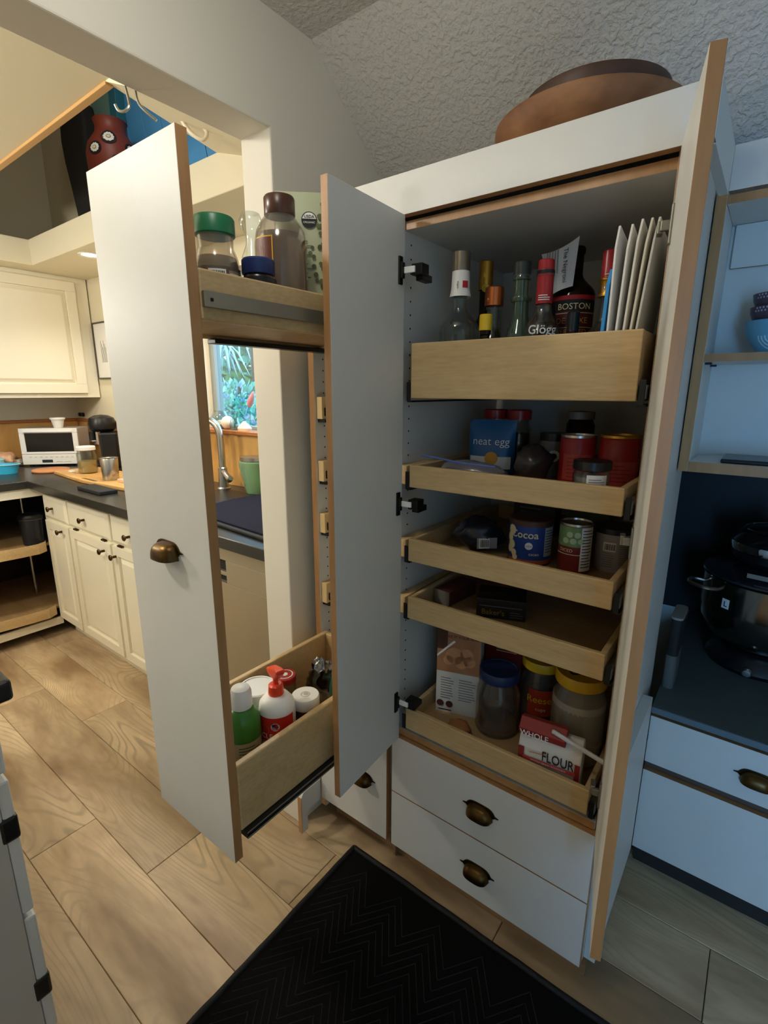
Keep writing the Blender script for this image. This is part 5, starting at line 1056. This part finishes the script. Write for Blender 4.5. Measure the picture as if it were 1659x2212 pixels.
for r_ in range(-4, 34):
    y_ = my0 + r_ * .0285; P = []
    for k in range(26):
        X = mx0 + .03 + k * st; Y = y_ + (cz if k % 2 else -cz)
        P.append((X, Y))
    for (xa, ya), (xb, yb) in zip(P, P[1:]):
        if min(xa, xb) < mx0 + .02 or max(xa, xb) > mx1 - .02 or min(ya, yb) < my0 + .025 or max(ya, yb) > my1 - .022: continue
        d = Vector((xb - xa, yb - ya)); nrm = Vector((-d.y, d.x)).normalized() * .0012
        v = [bm.verts.new((x_ - p_.x, y2 - p_.y, z_)) for x_, y2, z_ in ((xa + nrm.x, ya + nrm.y, .0086), (xb + nrm.x, yb + nrm.y, .0086), (xb - nrm.x, yb - nrm.y, .0086), (xa - nrm.x, ya - nrm.y, .0086), ((xa), (ya), .0100), ((xb), (yb), .0100))]
        bm.faces.new((v[0], v[1], v[5], v[4])); bm.faces.new((v[3], v[4], v[5], v[2]))
sgn = finish('zigzag_stitching', mesh(bm), mat('stitch_grey', '141210', .9), mt_); sgn['kind'] = 'stuff'
isl = thing('island_cabinet', 'grey white island cabinet end with black worktop at the photo\'s lower left', 'cabinet', (-1.1, -1.05, 0))
ISL = mat('island_paint', 'BEB8AE', .45)
box('carcass', ISL, isl, -1.9, -.522, -1.35, -.778, .09, .884, bevel=.002); box('toe_kick', BLKM, isl, -1.88, -.55, -1.33, -.83, 0, .0895, bevel=0)
for x0, x1 in ((-1.195, -.523), (-1.9, -1.205)):
    for z0, z1 in ((.715, .872), (.405, .700), (.10, .392)): box('drawer_front', LAM, isl, x0, x1, -.7775, -.757, z0, z1, bevel=.005)
for z in (.60, .215): box('edge_latch', BLACK, isl, -.545, -.5195, -.785, -.7545, z - .026, z + .026, bevel=.006)
tag(box('island_worktop', mat('black_worktop', '131314', .35), None, -1.95, -.452, -1.40, -.742, .8845, .922, bevel=.007, seg=3), 'black rounded worktop corner over the grey white island cabinet', 'worktop')

# ================================================================== OUTSIDE THE KITCHEN WINDOW
struct(box('ground', mat('garden_soil', '4A4334', .9, var=.3, vs=3), None, -12, 2, .8, 9, -.3, -.1, bevel=0))
def shrub(label, x, y, z, rx, ry, rz, n, lf, cols, seed):
    t = thing('shrub', label, 'shrub', (x, y, -.1)); rd = random.Random(seed); bm = bmesh.new()
    for i in range(n):
        while True:
            p = Vector((rd.uniform(-1, 1), rd.uniform(-1, 1), rd.uniform(-1, 1)))
            if .45 < p.length < 1: break
        p = p.normalized() * p.length ** .4; c = Vector((p.x * rx, p.y * ry, z + .1 + p.z * rz))
        d = (p + Vector((rd.uniform(-.8, .8), rd.uniform(-.8, .8), rd.uniform(-.6, .6)))).normalized(); s = d.orthogonal().normalized(); s = Matrix.Rotation(rd.uniform(0, 6.28), 3, d) @ s; L_ = lf * rd.uniform(.7, 1.3)
        up = d.cross(s) * .12 * L_
        v = [bm.verts.new(q) for q in (c, c + d * L_ * .5 + s * L_ * .32 + up, c + d * L_, c + d * L_ * .5 - s * L_ * .32 + up)]
        f = bm.faces.new((v[0], v[1], v[2])); g = bm.faces.new((v[0], v[2], v[3])); mi = rd.randrange(len(cols)); f.material_index = g.material_index = mi
    fo = finish('foliage', mesh(bm), cols, t); fo['kind'] = 'stuff'
    bm = bmesh.new()
    for i in range(5): tube_bm(bm, [(0, 0, 0), (rd.uniform(-.3, .3) * rx, rd.uniform(-.3, .3) * ry, z * .6), (rd.uniform(-.8, .8) * rx, rd.uniform(-.8, .8) * ry, z + .1)], [.02, .014, .006], 6)
    finish('stems', mesh(bm), mat('stem_brown', '4B3D2E', .9) if 'stem_brown' not in MATS else MATS['stem_brown'], t)
G1, G2, G3, G4 = mat('leaf_teal', '5FA58C', .4), mat('leaf_green', '6F9E5E', .45), mat('leaf_blue', '9CA9C8', .4), mat('leaf_pale', 'A9D3B4', .4)
shrub('blue green leafy shrub filling the kitchen window', -3.75, 2.15, .75, .75, .45, .70, 2600, .075, [G1, G1, G3, G4], 3)
shrub('tall dark hedge behind the window shrub', -6.6, 4.6, 1.4, 2.6, .35, 2.4, 7000, .30, [G2, G1, mat('leaf_dark', '4B7A6C', .5)], 5)
pl_ = thing('fan_palm', 'fan palm with pale narrow fronds hanging into the top of the window', 'palm', (-4.35, 2.95, -.1))
tube('trunk', MATS['stem_brown'], pl_, [(0, 0, 0), (.02, 0, 1.2), (0, 0, 2.1)], [.09, .07, .06], 12)
rd = random.Random(11)
for i in range(14):
    a = 2 * PI * i / 14 + rd.uniform(-.2, .2); bm = bmesh.new(); tip = Vector((math.cos(a) * .55, math.sin(a) * .55, 2.1 + rd.uniform(-.1, .35)))
    for k in range(13):
        b_ = a + (-1 + 2 * k / 12) * 1.25; d = Vector((math.cos(b_), math.sin(b_), -.35 - .25 * abs(-1 + 2 * k / 12))); s = Vector((-math.sin(b_), math.cos(b_), 0)) * .014; L_ = .48
        v = [bm.verts.new(q) for q in (tip - s * .5, tip + s * .5, tip + d * L_ * .6 + s, tip + d * L_ + Vector((0, 0, -.12)), tip + d * L_ * .6 - s)]
        bm.faces.new(v)
    tube_bm(bm, [(0, 0, 2.05), tuple(tip * .5 + Vector((0, 0, 1.1))), tuple(tip)], .008, 5)
    finish('frond', mesh(bm), [mat('frond_pale', 'BFD8D8', .35) if 'frond_pale' not in MATS else MATS['frond_pale']], pl_)

hs = thing('hanging_strap', 'cream plastic strap looped under the kitchen ceiling beside the header', 'strap', (-1.03, .03, 2.17))
bm = bmesh.new(); P = smooth_path([(0, 0, 0), (.012, .008, -.03), (.03, .022, -.055), (.05, .04, -.066), (.058, .05, -.05), (.05, .042, -.03), (.03, .02, .0)]); tube_bm(bm, P, .006, 8)
finish('strap', mesh(bm), mat('cream_strap', 'E6DCC4', .4), hs, smooth=.8)
